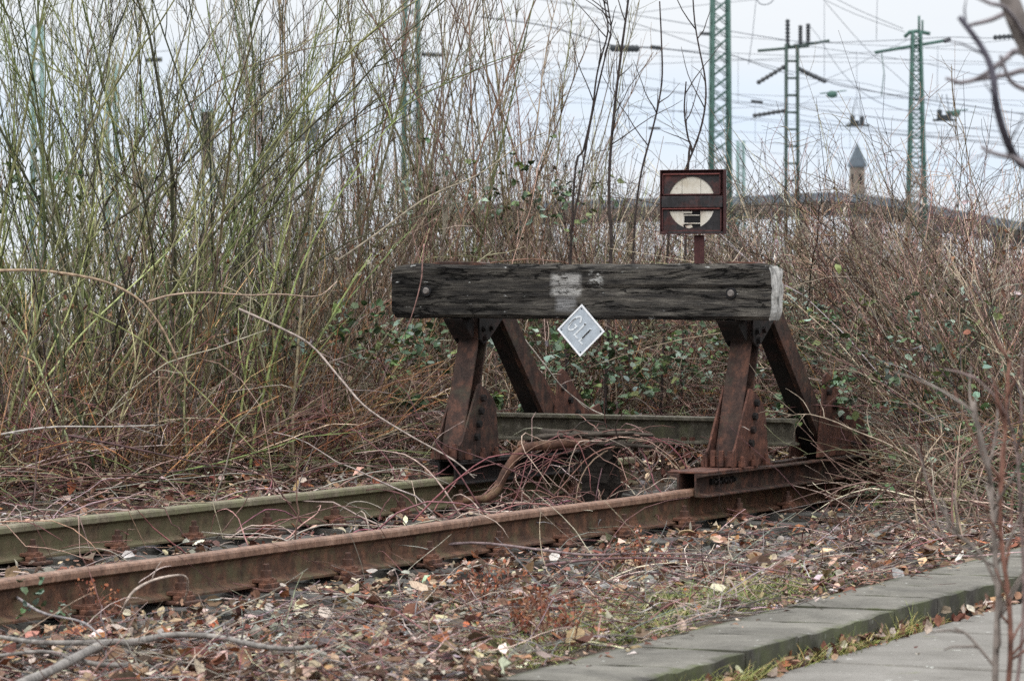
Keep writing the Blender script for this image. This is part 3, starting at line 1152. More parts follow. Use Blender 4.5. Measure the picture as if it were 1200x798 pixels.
def stroke(bm, pts, w, y0, y1):
    pts = [Vector(p) for p in pts]
    L_, R_ = [], []
    for i, p in enumerate(pts):
        d = (pts[min(i + 1, len(pts) - 1)] - pts[max(i - 1, 0)]).normalized()
        n = Vector((-d.y, d.x)) * w / 2
        L_.append(p + n)
        R_.append(p - n)
    prism(bm, [dia(*p) for p in L_ + R_[::-1]], y0, y1, 'y')


bm = bmesh.new()
hl = .046
gx, gw = -.048, .019
G = []
for i in range(15):
    an = math.radians(28 + (332 - 28) * i / 14)
    G.append((gx + gw * math.cos(an), hl * math.sin(an) * (1 if abs(math.sin(an)) < .98 else 1)))
stroke(bm, G, .0085, -.0036, -.0017)
stroke(bm, [(gx + .017, -.018), (gx + .017, -.002), ], .010, -.0036, -.0017)
stroke(bm, [(gx + .002, -.004), (gx + .022, -.004)], .009, -.0037, -.0017)
for lx in (-.008, .032):
    stroke(bm, [(lx, hl), (lx, -hl)], .0095, -.0036, -.0017)
    stroke(bm, [(lx + .0058, -hl + .005), (lx + .026, -hl + .005)], .009, -.0036, -.0017)
bobj('lettering', bm, M_LETTER, sign, 0.0006)
bm = bmesh.new()
for lx, z0, z1 in ((-.008, .034, hl - .004), (.0325, -.02, hl - .003)):
    stroke(bm, [(lx, z1), (lx, z0)], .0062, -.0044, -.0038)  # dark reflections on the letter stems, painted as thin strips
stroke(bm, [(gx - .017, -.03), (gx - .019, 0), (gx - .015, .022)], .003, -.0044, -.0038)
for sx_ in (-1, 1):
    for sz_ in (-1, 1):
        c = dia(sx_ * (H - .017), sz_ * (H - .017))
        cyl(bm, (c[0], -.0022, c[1]), (c[0], -.0016, c[1]), .0038, 10)
bobj('letter_reflections_and_holes', bm, M_DARK, sign)

# ------------------------------------------------------------------ bent pipe and rotten stump between the rails
pts = [at(543, 586, 18.55), at(560, 585, 18.55), at(574, 582, 18.57), at(583, 572, 18.6), at(592, 554, 18.62), at(602, 538, 18.64), at(613, 527, 18.66), at(626, 522.5, 18.68), at(645, 521.5, 18.7), at(668, 519, 18.72), at(690, 520, 18.74)]


def smooth_path(pts, n):
    pts = [np.array(p, float) for p in pts]
    pp = [2 * pts[0] - pts[1]] + pts + [2 * pts[-1] - pts[-2]]
    out = []
    m = len(pts) - 1
    for k in range(n):
        t = k / (n - 1) * m
        i = min(int(t), m - 1)
        f = t - i
        p0, p1, p2, p3 = pp[i], pp[i + 1], pp[i + 2], pp[i + 3]
        out.append(.5 * (2 * p1 + (p2 - p0) * f + (2 * p0 - 5 * p1 + 4 * p2 - p3) * f * f + (3 * p1 - p0 - 3 * p2 + p3) * f ** 3))
    return np.array(out)


pb = Batch()
pa = smooth_path(pts, 40)
pb.tubes(pa[None], np.where(np.arange(40) < 8, .018, .0225)[None] * (1 + .04 * np.sin(np.arange(40) * 1.3))[None], (.2, .1, .06), 12)
o = pb.build('bent_pipe', M_PIPE, origin=pts[0])
o.location = pts[0]
tag(o, 'thick rusty orange pipe bent like a hook between the rails', 'pipe')

c0 = at(690, 548, 18.85)
gz0 = float(gz(c0.x, c0.y))
st = thing('rotten_timber', 'dark rotten timber block topped with a frayed board between the rails', 'timber', (c0.x, c0.y, gz0), RZ)
zt_ = at(690, 524, 18.85).z - gz0
bm = bmesh.new()
box(bm, (-.02, -.03, -.04), (.12, .08, zt_ - .005))
bmesh.ops.subdivide_edges(bm, edges=bm.edges[:], cuts=9, use_grid_fill=True)
for v in bm.verts:
    n = noise.noise_vector(Vector((v.co.x * 5, v.co.y * 14, v.co.z * 22)))
    n2 = noise.noise(Vector((v.co.x * 4, v.co.y * 4, 3)))
    e = max(0, (v.co.x - .06) / .19)
    v.co += Vector((n.x * .05, n.y * .035, n.z * .02 + n2 * .03 - .05 * e * e * (v.co.z > .1)))
bobj('timber_stub', bm, M_STUB, st, smooth=False)
bb = Batch()
for k in range(9):
    ya = rng.uniform(-.07, .07)
    z = zt_ + .02 + .007 * k + rng.uniform(-.004, .004)
    p0 = np.array([rng.uniform(-.3, -.2), ya, z])
    path = grow([p0], [[1, rng.normal(0, .04), rng.normal(0, .02)]], rng.uniform(.42, .62), 8, wob=.03)
    bb.tubes(path, taper(1, 8, .016, .009), (.12, .11, .1), 5)
bb.build('frayed_board', M_ROTTEN, st)

# ------------------------------------------------------------------ loose ground cover: ballast, dead leaves, sticks, moss
ico = bmesh.new()
bmesh.ops.create_icosphere(ico, subdivisions=1, radius=1)
iv = np.array([v.co[:] for v in ico.verts])
ifc = np.array([[v.index for v in f.verts] for f in ico.faces])
ico.free()


def stone_shape(k):
    r = np.random.default_rng(k)
    v = iv * r.uniform(.72, 1.15, (len(iv), 1))
    for _ in range(4):                           # chop with planes for broken faces
        n = r.normal(size=3)
        n /= np.linalg.norm(n)
        d = v @ n
        cut = r.uniform(.5, .8)
        v = v - np.maximum(d - cut, 0)[:, None] * n
    return v


def ok_ground(x, y):
    s = s_of(x, y)
    return s < -0.02


def sample_px(n, px0, px1, py0, py1, z=-.04):
    px = rng.uniform(px0, px1, n)
    py = rng.uniform(py0, py1, n)
    Y = F * (EYE - z) / (py - HY)
    return (px - CX) * Y / F, Y


def rail_clear(x, y, pad=.075):
    u, v = uv_of(x, y)
    return (np.abs(v) > pad) & (np.abs(v - GAUGE) > pad)


gv = Batch()
STONE_PAL = [(.16, .15, .135), (.11, .105, .1), (.2, .185, .165), (.085, .078, .072), (.14, .118, .098), (.25, .235, .21)]
u = rng.uniform(-2.5, 9.2, 11000)
v = rng.uniform(-1.7, 2.1, 11000)
x = AX + UX * u - UY * v
y = AY + UY * u + UX * v
k = ok_ground(x, y) & rail_clear(x, y, .085) & (y > 10.8)
keep = rng.uniform(0, 1, len(x)) < np.where((v > -.1) & (v < 1.6), .95, np.where(v < -.1, np.clip(.55 + .1 * u, .3, .95), .4))
k &= keep
k &= ~((s_of(x, y) > -.85) & (rng.uniform(0, 1, len(x)) < .85))
x, y = x[k], y[k]
sc = rng.lognormal(math.log(.024), .32, len(x))
pos = np.stack([x, y, gz(x, y) + sc * .25 + rng.uniform(0, .012, len(x))], -1)
for i in range(8):
    sel = np.arange(len(x)) % 8 == i
    gv.copies(stone_shape(i), ifc, pos[sel], sc[sel], tints(STONE_PAL, sel.sum(), .22))
o = gv.build('ballast_gravel', M_STONE, smooth=False)
tag(o, 'grey broken ballast stones between and beside the rails', 'gravel', None, 'stuff')

LIT_PAL = [(.36, .27, .19), (.26, .17, .11), (.16, .085, .055), (.10, .06, .045), (.30, .12, .06), (.42, .35, .28), (.2, .15, .12), (.13, .055, .04), (.44, .40, .35)]
LIT_W = np.array([.18, .16, .16, .11, .06, .13, .08, .1, .07])
LIT_W /= LIT_W.sum()
lit = Batch()


def litter(x, y, size, lift=.03, flat=.42, pal=LIT_PAL, w=LIT_W, width=.62):
    u, v = uv_of(x, y)
    z = gz(x, y) + rng.uniform(.004, lift, len(x)) + size * .12 + rng.uniform(.0, .06, len(x)) * ((v > -.75) & (v < 2.1) & (u < 9))
    lit.leaves(np.stack([x, y, z], -1), size, tints(pal, len(x), .32, w), width, flat, .4)


# foreground carpet
x, y = sample_px(19000, -60, 1260, 585, 830)
k = (s_of(x, y) < -.01) & rail_clear(x, y, .15)
u, v = uv_of(x, y)
gpx = CX + x / y * F
gs = s_of(x, y)
grassy = sstep(-.75, -.15, gs) * sstep(560, 640, gpx) * sstep(1000, 900, gpx)
k &= rng.uniform(0, 1, len(x)) > .8 * grassy
k &= rng.uniform(0, 1, len(x)) < np.where((v > 0) & (v < 1.5), .16, np.where(v < -1.2, 1.0, np.where(v < 0, .5 + .5 * sstep(-.1, -.7, v), .8)))
x, y = x[k], y[k]
litter(x, y, np.clip(rng.lognormal(math.log(.031), .58, len(x)), .008, .085), .05)
# along the right-hand brambles, behind the track and under the thicket
x, y = sample_px(6500, -60, 1260, 515, 600)
u, v = uv_of(x, y)
k = ((v > 1.75) | (v < -.6) | (u > 8)) & (s_of(x, y) < -.02)
x, y = x[k], y[k]
litter(x, y, np.clip(rng.lognormal(math.log(.042), .35, len(x)), .015, .08), .16, .6)
# drifts against the near rail and in the four foot
u = rng.uniform(-2.5, 6, 2600)
v = np.where(rng.uniform(0, 1, 2600) < .6, -.19 - np.abs(rng.normal(0, .12, 2600)), rng.choice([.14, 1.2], 2600) + rng.normal(0, .08, 2600))
k = rng.uniform(0, 1, 2600) < .35 + .65 * (np.sin(u * 4.1) + np.sin(u * 9.7 + 2) > 0)
u, v = u[k], v[k]
litter(AX + UX * u - UY * v, AY + UY * u + UX * v, rng.uniform(.02, .06, len(u)), .05, .6)
# gutter between slabs and path, and a few on the path
a = rng.uniform(-2.2, 7, 1100)
s = rng.normal(.43, .03, 1100)
x, y = S0.x + SD.x * a + SR.x * s, S0.y + SD.y * a + SR.y * s
k = rng.uniform(0, 1, 1100) < (.4 + .6 * (np.sin(a * 3.1) + np.sin(a * 7.3 + 1) > -.3))
x, y = x[k], y[k]
size = rng.uniform(.025, .06, len(x))
lit.leaves(np.stack([x, y, -.045 + rng.uniform(0, .045, len(x))], -1), size, tints(LIT_PAL, len(x), .22, LIT_W), .6, .7, .4)
a = rng.uniform(-2, 6, 150)
s = np.abs(rng.normal(0, .09, 150)) + .005
x, y = S0.x + SD.x * a + SR.x * s, S0.y + SD.y * a + SR.y * s
lit.leaves(np.stack([x, y, np.full(150, .062)], -1), rng.uniform(.012, .045, 150), tints(LIT_PAL, 150, .2, LIT_W), .5, .2, .3)
a = rng.uniform(-2, 6, 60)
s = rng.uniform(.5, 1.8, 60)
x, y = S0.x + SD.x * a + SR.x * s, S0.y + SD.y * a + SR.y * s
lit.leaves(np.stack([x, y, np.full(60, -.015)], -1), rng.uniform(.012, .035, 60), tints(LIT_PAL, 60, .2, LIT_W), .5, .12, .2)
o = lit.build('leaf_litter', M_LITTER, smooth=False)
tag(o, 'carpet of brown, tan and grey dead leaves on the ground', 'leaf litter', None, 'stuff')

# small sticks and stalks over the ground
RED_CANE = [(.17, .07, .068), (.2, .1, .088), (.12, .058, .056), (.26, .155, .13)]
ORANGE = [(.3, .155, .07), (.23, .115, .06), (.36, .24, .13), (.18, .09, .05)]
PALE_CANE = [(.38, .32, .27), (.3, .25, .21), (.44, .36, .32), (.24, .19, .16)]
GREY_TW = [(.2, .185, .175), (.14, .125, .12), (.27, .245, .23), (.1, .085, .08)]
stx = Batch()
x, y = sample_px(8500, -60, 1260, 560, 830)
u, v = uv_of(x, y)
k = (s_of(x, y) < -.06)
k &= (np.minimum(np.abs(v), np.abs(v - GAUGE)) > .16) | (rng.uniform(0, 1, len(x)) < .03)
k &= rng.uniform(0, 1, len(x)) < np.where((v > .1) & (v < 1.4), .5, .9)
x, y = x[k], y[k]
M = len(x)
an = rng.uniform(0, 2 * math.pi, M)
lift = np.where(rng.uniform(0, 1, M) < .3, rng.uniform(.2, 1.0, M), rng.uniform(-.05, .15, M))
u, v = uv_of(x, y)
onrail = np.minimum(np.abs(v), np.abs(v - GAUGE)) < .16
Lx = rng.lognormal(math.log(.2), .55, M)
pth = grow(np.stack([x, y, gz(x, y) + rng.uniform(.01, .05, M) + .14 * onrail], -1), np.stack([np.cos(an), np.sin(an), lift], -1), Lx, 7,
           np.stack([np.zeros(M), np.zeros(M), -rng.uniform(.2, 1.4, M) * np.maximum(lift, .1)], -1), .1)
pth[:, :, 2] = np.maximum(pth[:, :, 2], gz(pth[:, :, 0], pth[:, :, 1]) + .006)
stx.tubes(pth, taper(M, 7, rng.uniform(.0013, .0036, M), .0009), tints(RED_CANE + RED_CANE + PALE_CANE + PALE_CANE + GREY_TW + GREY_TW, M, .3), 3)
o = stx.build('fallen_twigs', M_BARK)
tag(o, 'thin dead twigs and stalks scattered over leaves and gravel', 'twigs', None, 'stuff')

# moss and grass near the slabs
gr = Batch()
GR_PAL = [(.16, .21, .05), (.25, .28, .08), (.32, .31, .13), (.11, .16, .05), (.36, .31, .18)]


def blades(x, y, z, L, C, r=.0016):
    M = len(x)
    an = rng.uniform(0, 2 * math.pi, M)
    lean = rng.uniform(.15, 1.0, M)
    p = grow(np.stack([x, y, z], -1), np.stack([np.cos(an) * lean, np.sin(an) * lean, np.ones(M)], -1), L, 4, np.stack([np.cos(an) * .4, np.sin(an) * .4, -.5 * np.ones(M)], -1), .05)
    gr.tubes(p, taper(M, 4, r, .0004), C, 3)


# patches: (px, py, radius px x, radius py, count)
for px, py, rx, ry, n in ((690, 742, 75, 14, 4600), (800, 710, 80, 9, 3000), (610, 770, 40, 14, 1500), (720, 722, 70, 10, 1800), (880, 694, 60, 6, 1300), (540, 700, 60, 22, 260),
                          (960, 686, 40, 5, 250), (100, 730, 120, 40, 120)):
    a, b = rng.normal(px, rx * .6, n), rng.normal(py, ry * .6, n)
    Y = F * (EYE - .0) / (b - HY)
    x, y = (a - CX) * Y / F, Y
    k = s_of(x, y) < -.0
    x, y = x[k], y[k]
    blades(x, y, gz(x, y), rng.lognormal(math.log(.042), .42, len(x)), tints(GR_PAL, len(x), .2), .0022)
a = np.concatenate([rng.normal(-.95, .28, 1000), rng.normal(.25, .3, 380), rng.normal(1.0, .2, 240)])
s = .425 + rng.normal(0, .022, len(a))
x, y = S0.x + SD.x * a + SR.x * s, S0.y + SD.y * a + SR.y * s
blades(x, y, np.full(len(x), -.04), rng.lognormal(math.log(.045), .4, len(x)), tints(GR_PAL[1:3] + [(.4, .33, .12), (.17, .2, .05)], len(x), .2))
o = gr.build('grass', M_LEAF)
tag(o, 'short yellow green grass and moss along the concrete slabs', 'grass', None, 'stuff')

# ------------------------------------------------------------------ fallen branches in front (individual)
def px_path(pts, n=24):
    return smooth_path([at(*p) if len(p) == 3 else P(p[0], p[1], p[2] if len(p) > 2 else 0) for p in pts], n)


def ground_path(pts, z=.03, n=26):
    return smooth_path([P(a, b, z) for a, b in pts], n)


def branch_thing(name, label, cat, main, r0, r1, col, side=5, sub_n=0, group=None, extra=(), sides=6):
    b = Batch()
    o0 = main[0].copy()
    n = len(main)
    lump = 1 + .07 * np.sin(np.arange(n) * 1.9) + .05 * rng.normal(size=n)
    b.tubes(main[None], taper(1, n, r0, r1) * lump[None], np.array([col]), sides)
    for m2, a, c in extra:
        b.tubes(m2[None], taper(1, len(m2), a, a * .55), np.array([col]), sides)
    if sub_n:
        p, d, t, i = sprout(main[None], sub_n, .15, .98, .4, 1.1, .1)
        ch = grow(p, d, rng.uniform(.4, 1.0, len(p)) * side, 6, (0, 0, 0), .12)
        b.tubes(ch, taper(len(p), 6, r1 * .6, .0012), tints([col], len(p), .15), 4)
    o = b.build(name, M_BARK, origin=o0)
    o.location = o0
    return tag(o, label, cat, group)


GREY_B = (.2, .185, .17)
m1 = ground_path([(370, 757), (335, 760), (300, 756), (266, 748), (233, 744), (200, 744), (176, 748), (152, 753), (128, 752), (105, 762), (80, 775), (55, 788), (20, 803)], .05)
e1 = ground_path([(128, 752), (90, 753), (40, 752), (0, 746), (-30, 741)], .05, 14)
e2 = ground_path([(150, 779), (112, 778), (82, 770), (50, 763), (0, 768), (-30, 772)], .03, 14)
branch_thing('fallen_branch', 'forked grey fallen branch lying on dead leaves before the rusty rail', 'branch', m1[::-1], .015, .007, GREY_B, .16, 7, None, [(e1, .0105, 0), (e2, .009, 0)])
m2 = smooth_path([P(140, 722, .0), P(146, 710, .05), P(156, 693, .1), P(178, 680, .13), P(205, 674, .14), P(218, 676, .13), P(220, 690, .07), P(215, 706, .01)], 24)
branch_thing('dead_cane', 'pale arched bramble cane looping against the rusty near rail', 'cane', m2, .0055, .003, (.4, .33, .28), .1, 2)
m3 = ground_path([(640, 712), (700, 711), (800, 711), (880, 711), (938, 711)], .035, 18)
branch_thing('straight_stick', 'straight dark stick lying across the grass beside the concrete slabs', 'stick', m3, .0045, .0035, (.09, .07, .07), .05, 0)
m4 = ground_path([(500, 640), (560, 636), (640, 645), (690, 650), (760, 648), (830, 650)], .05, 18)
branch_thing('fallen_branch', 'thin mauve grey branch lying below the near rail clips', 'branch', m4, .007, .004, (.2, .15, .15), .14, 5)
m5 = ground_path([(640, 662), (700, 655), (790, 654), (850, 660), (930, 672), (990, 690)], .06, 18)
branch_thing('fallen_branch', 'long purple brown cane arching over leaf litter toward the slabs', 'branch', m5, .006, .003, (.17, .1, .1), .14, 5)
m6 = ground_path([(0, 690), (20, 700), (50, 718), (95, 728), (118, 745)], .08, 14)
branch_thing('fallen_branch', 'short grey twig leaning on the near rail at lower left', 'branch', m6, .006, .003, (.22, .2, .2), .12, 3)
for px, py, r in ((1175, 609, .02), (1183, 617, .022)):
    q = P(px, py, .02)
    bm = bmesh.new()
    bmesh.ops.create_icosphere(bm, subdivisions=2, radius=r)
    for v in bm.verts:
        v.co += noise.noise_vector(v.co * 60 + Vector((px, 0, 0))) * .008
    o = bobj('white_scrap', bm, M_SCRAP)
    o.location = (q.x, q.y, float(gz(q.x, q.y)) + r * .8)
    tag(o, 'small white scrap in the brambles beyond the slabs', 'scrap', 'white scraps in the brambles')

# dead dock stalks in the grass before the slabs
for px, py, n, lab in ((640, 765, 26, 'clump of reddish dead weed stalks standing in grass beside the slabs'), (575, 700, 18, 'clump of dark brown dead weeds with rusty seed heads amid litter'),
                       (740, 660, 12, 'sparse rusty dead weed stalks standing below the near rail'), (115, 715, 16, 'rusty seeded dead weed beside the near rail at lower left')):
    q = P(px, py, 0)
    o0 = np.array([q.x, q.y, float(gz(q.x, q.y))])
    t_ = thing('dead_weed', lab, 'weed', o0)
    for kk in range(n):
        x = np.array([q.x + rng.normal(0, .07)])
        y = np.array([q.y + rng.normal(0, .16)])
        pth = grow(np.stack([x, y, gz(x, y)], -1), [[rng.normal(0, .2), rng.normal(0, .2), 1]], rng.uniform(.08, .22), 6, (0, 0, 0), .12)
        b = Batch()
        b.tubes(pth, taper(1, 6, .0028, .0014), tints([(.17, .08, .055), (.22, .12, .08), (.12, .055, .045)], 1, .2), 3)
        p, d, t, i = sprout(pth, 3, .3, 1, .4, .9, .2)
        ch = grow(p, d, rng.uniform(.03, .08, len(p)), 4, (0, 0, 0), .15)
        b.tubes(ch, taper(len(p), 4, .0015, .0009), tints([(.17, .08, .055)], len(p), .2), 3)
        sd = np.concatenate([ch[:, -1, :] + rng.normal(0, .008, (len(p), 3)) for _ in range(4)])
        b.leaves(sd, rng.uniform(.008, .02, len(sd)), tints([(.25, .09, .045), (.19, .06, .035), (.3, .14, .08)], len(sd), .2), .8, .9, .3)
        b.build('stalk', M_BARK, t_, origin=o0)

# ------------------------------------------------------------------ thicket
def interp(px, tab):
    a = np.array(tab, float)
    return np.interp(px, a[:, 0], a[:, 1])


FRONT = [(-100, 19.6), (0, 19.9), (200, 20.6), (330, 21.4), (450, 22.0), (600, 22.6), (760, 22.6), (900, 22.5), (1000, 22.1), (1060, 21.0), (1130, 19.5), (1300, 18.3)]
TOP = [(-100, 280), (0, 280), (150, 270), (300, 255), (420, 235), (520, 235), (600, 240), (660, 245), (720, 262), (790, 268), (850, 255), (900, 235), (960, 214), (1040, 212), (1120, 218), (1200, 228), (1300, 236)]

GREEN = [(.18, .215, .08), (.24, .265, .115), (.13, .15, .065), (.28, .265, .15), (.07, .07, .045), (.17, .145, .1)]
BROWN = [(.19, .145, .095), (.25, .2, .14), (.13, .1, .07), (.27, .22, .165), (.2, .12, .085), (.34, .29, .23), (.18, .18, .09)]
DARKB = [(.055, .042, .036), (.08, .06, .05)]
TAN = [(.33, .28, .22), (.26, .215, .165), (.4, .34, .275), (.21, .17, .135), (.22, .205, .12)]
PINK = [(.31, .22, .18), (.22, .135, .115), (.37, .29, .23), (.18, .105, .09)]


def brush(n, px0, px1, depth, pal, hfrac, up, wob, r0, bendz, twigs=2, twl=.25, z0=0.0, weights=None, tpal=None, npt=8):
    """a mass of canes: start points on the ground between px0..px1 and 'depth' metres deep behind the thicket's front"""
    px = rng.uniform(px0, px1, n)
    Y = interp(px, FRONT) + rng.uniform(depth[0], depth[1], n)
    x = (px - CX) * Y / F
    top = EYE + (HY - interp(px, TOP)) * Y / F
    zb = gz(x, Y) + rng.uniform(0, 1, n) * z0
    L = np.maximum(.2, (top - zb)) * rng.uniform(hfrac[0], hfrac[1], n)
    an = rng.uniform(0, 2 * math.pi, n)
    d = np.stack([np.cos(an), np.sin(an) * .8, rng.uniform(up[0], up[1], n)], -1)
    p = grow(np.stack([x, Y, zb], -1), d, L, npt, np.stack([np.cos(an) * .3, np.sin(an) * .3, np.full(n, bendz)], -1), wob)
    p[:, :, 2] = np.maximum(p[:, :, 2], gz(p[:, :, 0], p[:, :, 1]) + .01)
    c = tints(pal, n, .25, weights)
    c = c * rng.choice([.45, .8, 1.15, 1.6], (n, 1), p=[.25, .3, .3, .15])
    UG.tubes(p, taper(n, npt, rng.uniform(.7, 1.3, n) * r0, r0 * .35), c, 3)
    if twigs:
        q, dd, t, i = sprout(p, twigs, .25, .98, .4, 1.1, .15)
        ch = grow(q, dd, rng.uniform(.4, 1.3, len(q)) * twl, 5, (0, 0, 0), .16)
        UG.tubes(ch, taper(len(q), 5, r0 * .5, .0011), c[i] * rng.uniform(.7, 1.2, (len(q), 1)), 3)
    return p


UG = Batch()
# left: green and brown upright shoots
brush(330, -80, 340, (0, 6), GREEN + BROWN + DARKB, (.7, 1.5), (2, 7), .07, .006, -.2, 3, .3)
brush(480, -80, 360, (0, 7), BROWN + DARKB + ORANGE, (.4, 1.0), (.8, 4), .12, .0042, -.5, 3, .22)
brush(360, -80, 420, (-.2, 2.5), ORANGE + BROWN + PINK, (.2, .7), (.3, 1.8), .16, .004, -.7, 2, .2, .25)
# middle: orange brown canes
brush(1300, 320, 830, (0, 6), ORANGE + BROWN + TAN, (.35, 1.0), (.6, 4), .14, .004, -.5, 3, .2)
brush(900, 330, 830, (0, 4.5), ORANGE + PINK + TAN, (.2, .55), (.1, 1.2), .2, .0036, -.9, 2, .18, .5)
brush(500, 330, 760, (.5, 7), BROWN + DARKB, (.9, 1.5), (2.5, 8), .08, .005, -.1, 4, .3)
# right: tangle of tan, pink and grey canes
brush(1500, 800, 1290, (0, 6.5), TAN + PINK + GREY_TW, (.35, 1.0), (.5, 3.5), .13, .0042, -.6, 3, .22)
brush(1100, 820, 1290, (-.3, 4.5), TAN + PINK + ORANGE, (.2, .6), (.1, 1.2), .2, .0038, -.9, 2, .2, .45)
brush(300, 760, 1290, (.5, 8), DARKB + BROWN + GREY_TW, (1.0, 1.5), (1, 5), .1, .0046, -.5, 4, .26)
# deeper rows that close the view
brush(330, -100, 330, (6, 14), BROWN + TAN + DARKB, (.25, .75), (.8, 5), .12, .005, -.3, 3, .35)
brush(620, 300, 800, (6, 16), BROWN + TAN + DARKB, (.4, 1.05), (.8, 5), .12, .006, -.3, 3, .35)
brush(700, 780, 1300, (6, 14), TAN + BROWN + GREY_TW, (.4, .95), (.8, 4), .12, .006, -.4, 3, .3)
# close front of the thicket
brush(420, -80, 430, (-.5, 1.3), ORANGE + BROWN + RED_CANE, (.3, .95), (.6, 3.5), .15, .0036, -.4, 3, .22, .2)
brush(85, -80, 380, (-.4, 1.5), GREEN, (.8, 1.7), (3, 9), .06, .0085, -.3, 4, .35, npt=12)
brush(70, -80, 420, (-.5, 1.0), PALE_CANE + PINK, (.5, 1.2), (.3, 2.5), .1, .006, -.7, 3, .3, npt=12)
brush(300, -80, 430, (-.6, .8), PINK + RED_CANE + ORANGE, (.25, .7), (.1, 1.3), .12, .004, -.5, 2, .2, .3)
brush(500, 840, 1290, (-.5, 1.2), PINK + TAN + ORANGE, (.2, .6), (.2, 2), .15, .004, -.7, 3, .2, .2)
# upper fringe that thins out against the sky
brush(1350, 840, 1290, (0, 7), PINK + BROWN + TAN, (.75, 1.12), (.9, 4), .12, .004, -.5, 5, .26)
brush(640, 830, 1290, (0, 6), RED_CANE + PINK, (.85, 1.35), (.9, 4), .11, .0036, -.7, 6, .28)
brush(260, 640, 860, (.2, 6), RED_CANE + PINK + BROWN, (.9, 1.45), (.9, 4), .11, .0036, -.7, 6, .28)
brush(240, 830, 1290, (0, 6), DARKB + BROWN, (1.1, 1.8), (.9, 3.5), .11, .0036, -.9, 6, .26)
brush(420, 680, 900, (.3, 7), BROWN + PINK + DARKB, (.8, 1.3), (1.5, 6), .1, .004, -.3, 5, .24)
brush(430, 290, 720, (.5, 8), BROWN + PINK, (.9, 1.4), (1.5, 7), .1, .004, -.2, 5, .26)
# runners low along the ground in front
brush(240, -80, 520, (-1.0, .6), PINK + RED_CANE + GREEN, (.3, .95), (-.05, .5), .09, .0042, -.35, 1, .2, .18)
brush(200, 1030, 1290, (-1.4, .3), PINK + TAN, (.3, .8), (-.05, .6), .1, .004, -.35, 1, .2, .12)
UG_o = UG.build('bramble_undergrowth', M_BARK)
tag(UG_o, 'dense tangle of brown, orange and grey dead canes behind the buffer stop', 'undergrowth', None, 'stuff')

# dead and living leaves caught in the tangle
dl = Batch()
n = 9000
px = rng.uniform(-80, 1290, n)
Y = interp(px, FRONT) + rng.uniform(-.2, 6, n)
x = (px - CX) * Y / F
top = EYE + (HY - interp(px, TOP)) * Y / F
z = gz(x, Y) + (top - gz(x, Y)) * rng.beta(1.1, 2.2, n)
dl.leaves(np.stack([x, Y, z], -1), rng.uniform(.02, .055, n), tints([(.2, .11, .06), (.15, .07, .04), (.28, .2, .14), (.33, .28, .25), (.12, .07, .05), (.2, .17, .16)], n, .25), .55, .9, .5)
o = dl.build('withered_leaves', M_LITTER, smooth=False)
tag(o, 'small withered brown leaves hanging all through the tangled canes', 'dead leaves', None, 'stuff')


# bramble bushes with green leaves (each a plant)
BRAMBLE_G = [(.06, .11, .04), (.085, .14, .055), (.14, .18, .06), (.13, .19, .14), (.19, .25, .2), (.05, .085, .04), (.1, .16, .09)]


def bramble(px, py, Y, n, spread, ncl, label, lsize=.045, height=1.0, group=None, canes_pal=None):
    """px,py: where the leaves centre in the photo, Y its distance"""
    if py < 650:
        Y = min(Y, interp(px, FRONT) - .1 if py > 300 else Y)
    ncl = int(ncl * 2.6)
    c = at(px, py, Y)
    zb = float(gz(c.x, c.y))
    t = thing('bramble_bush', label, 'bramble', (c.x, c.y, zb), 0, group)
    o0 = np.array(t.location)
    tips = []
    hh = max(.25, c.z - zb)
    for k in range(n):
        an = rng.uniform(0, 2 * math.pi)
        b0 = np.array([c.x + rng.normal(0, .15), c.y + rng.normal(0, .25), zb])
        L = (hh * rng.uniform(1.1, 1.9) + spread * .5) * height
        p = grow([b0], [[math.cos(an) * .8, math.sin(an) * .6, rng.uniform(1.2, 2.2)]], L, 12, [[math.cos(an) * 1.0, math.sin(an) * .7, -2.0]], .09)
        p[:, :, 2] = np.maximum(p[:, :, 2], zb + .02)
        bb = Batch()
        col = tints(canes_pal or (RED_CANE + PINK), 1, .2)
        bb.tubes(p, taper(1, 12, .0048, .0016), col, 4)
        q, d, tt, i = sprout(p, 7, .3, 1, .5, 1.2, .1)
        ch = grow(q, d, rng.uniform(.08, .22, len(q)), 5, (0, 0, -.3), .12)
        bb.tubes(ch, taper(len(q), 5, .0022, .001), np.repeat(col, len(q), 0), 3)
        bb.build('cane', M_BARK, t, origin=o0)
        tips.append(ch[:, -1, :])
        tips.append(ch[:, 2, :])
    # leaf clusters
    tp = np.concatenate(tips)
    tp = tp[np.abs(tp[:, 2] - c.z) < spread * .9 + .1]
    m = ncl
    cen = np.stack([rng.normal(c.x, spread, m), rng.normal(c.y, spread, m), rng.normal(c.z, spread * .42, m)], -1)
    if len(tp):
        cen[: m // 2] = tp[rng.integers(0, len(tp), m // 2)]
    cen[:, 2] = np.maximum(cen[:, 2], zb + .04)
    b = Batch()
    pal = tints(BRAMBLE_G, m, .2)
    for off in range(3):
        pp = cen + rng.normal(0, lsize * .5, cen.shape)
        b.leaves(pp, lsize * rng.uniform(.4, 1.45, m), pal * rng.uniform(.85, 1.15, (m, 1)), .72, .55, .25)
    b.build('leaves', M_LEAF, t, smooth=False, origin=o0)
    return t


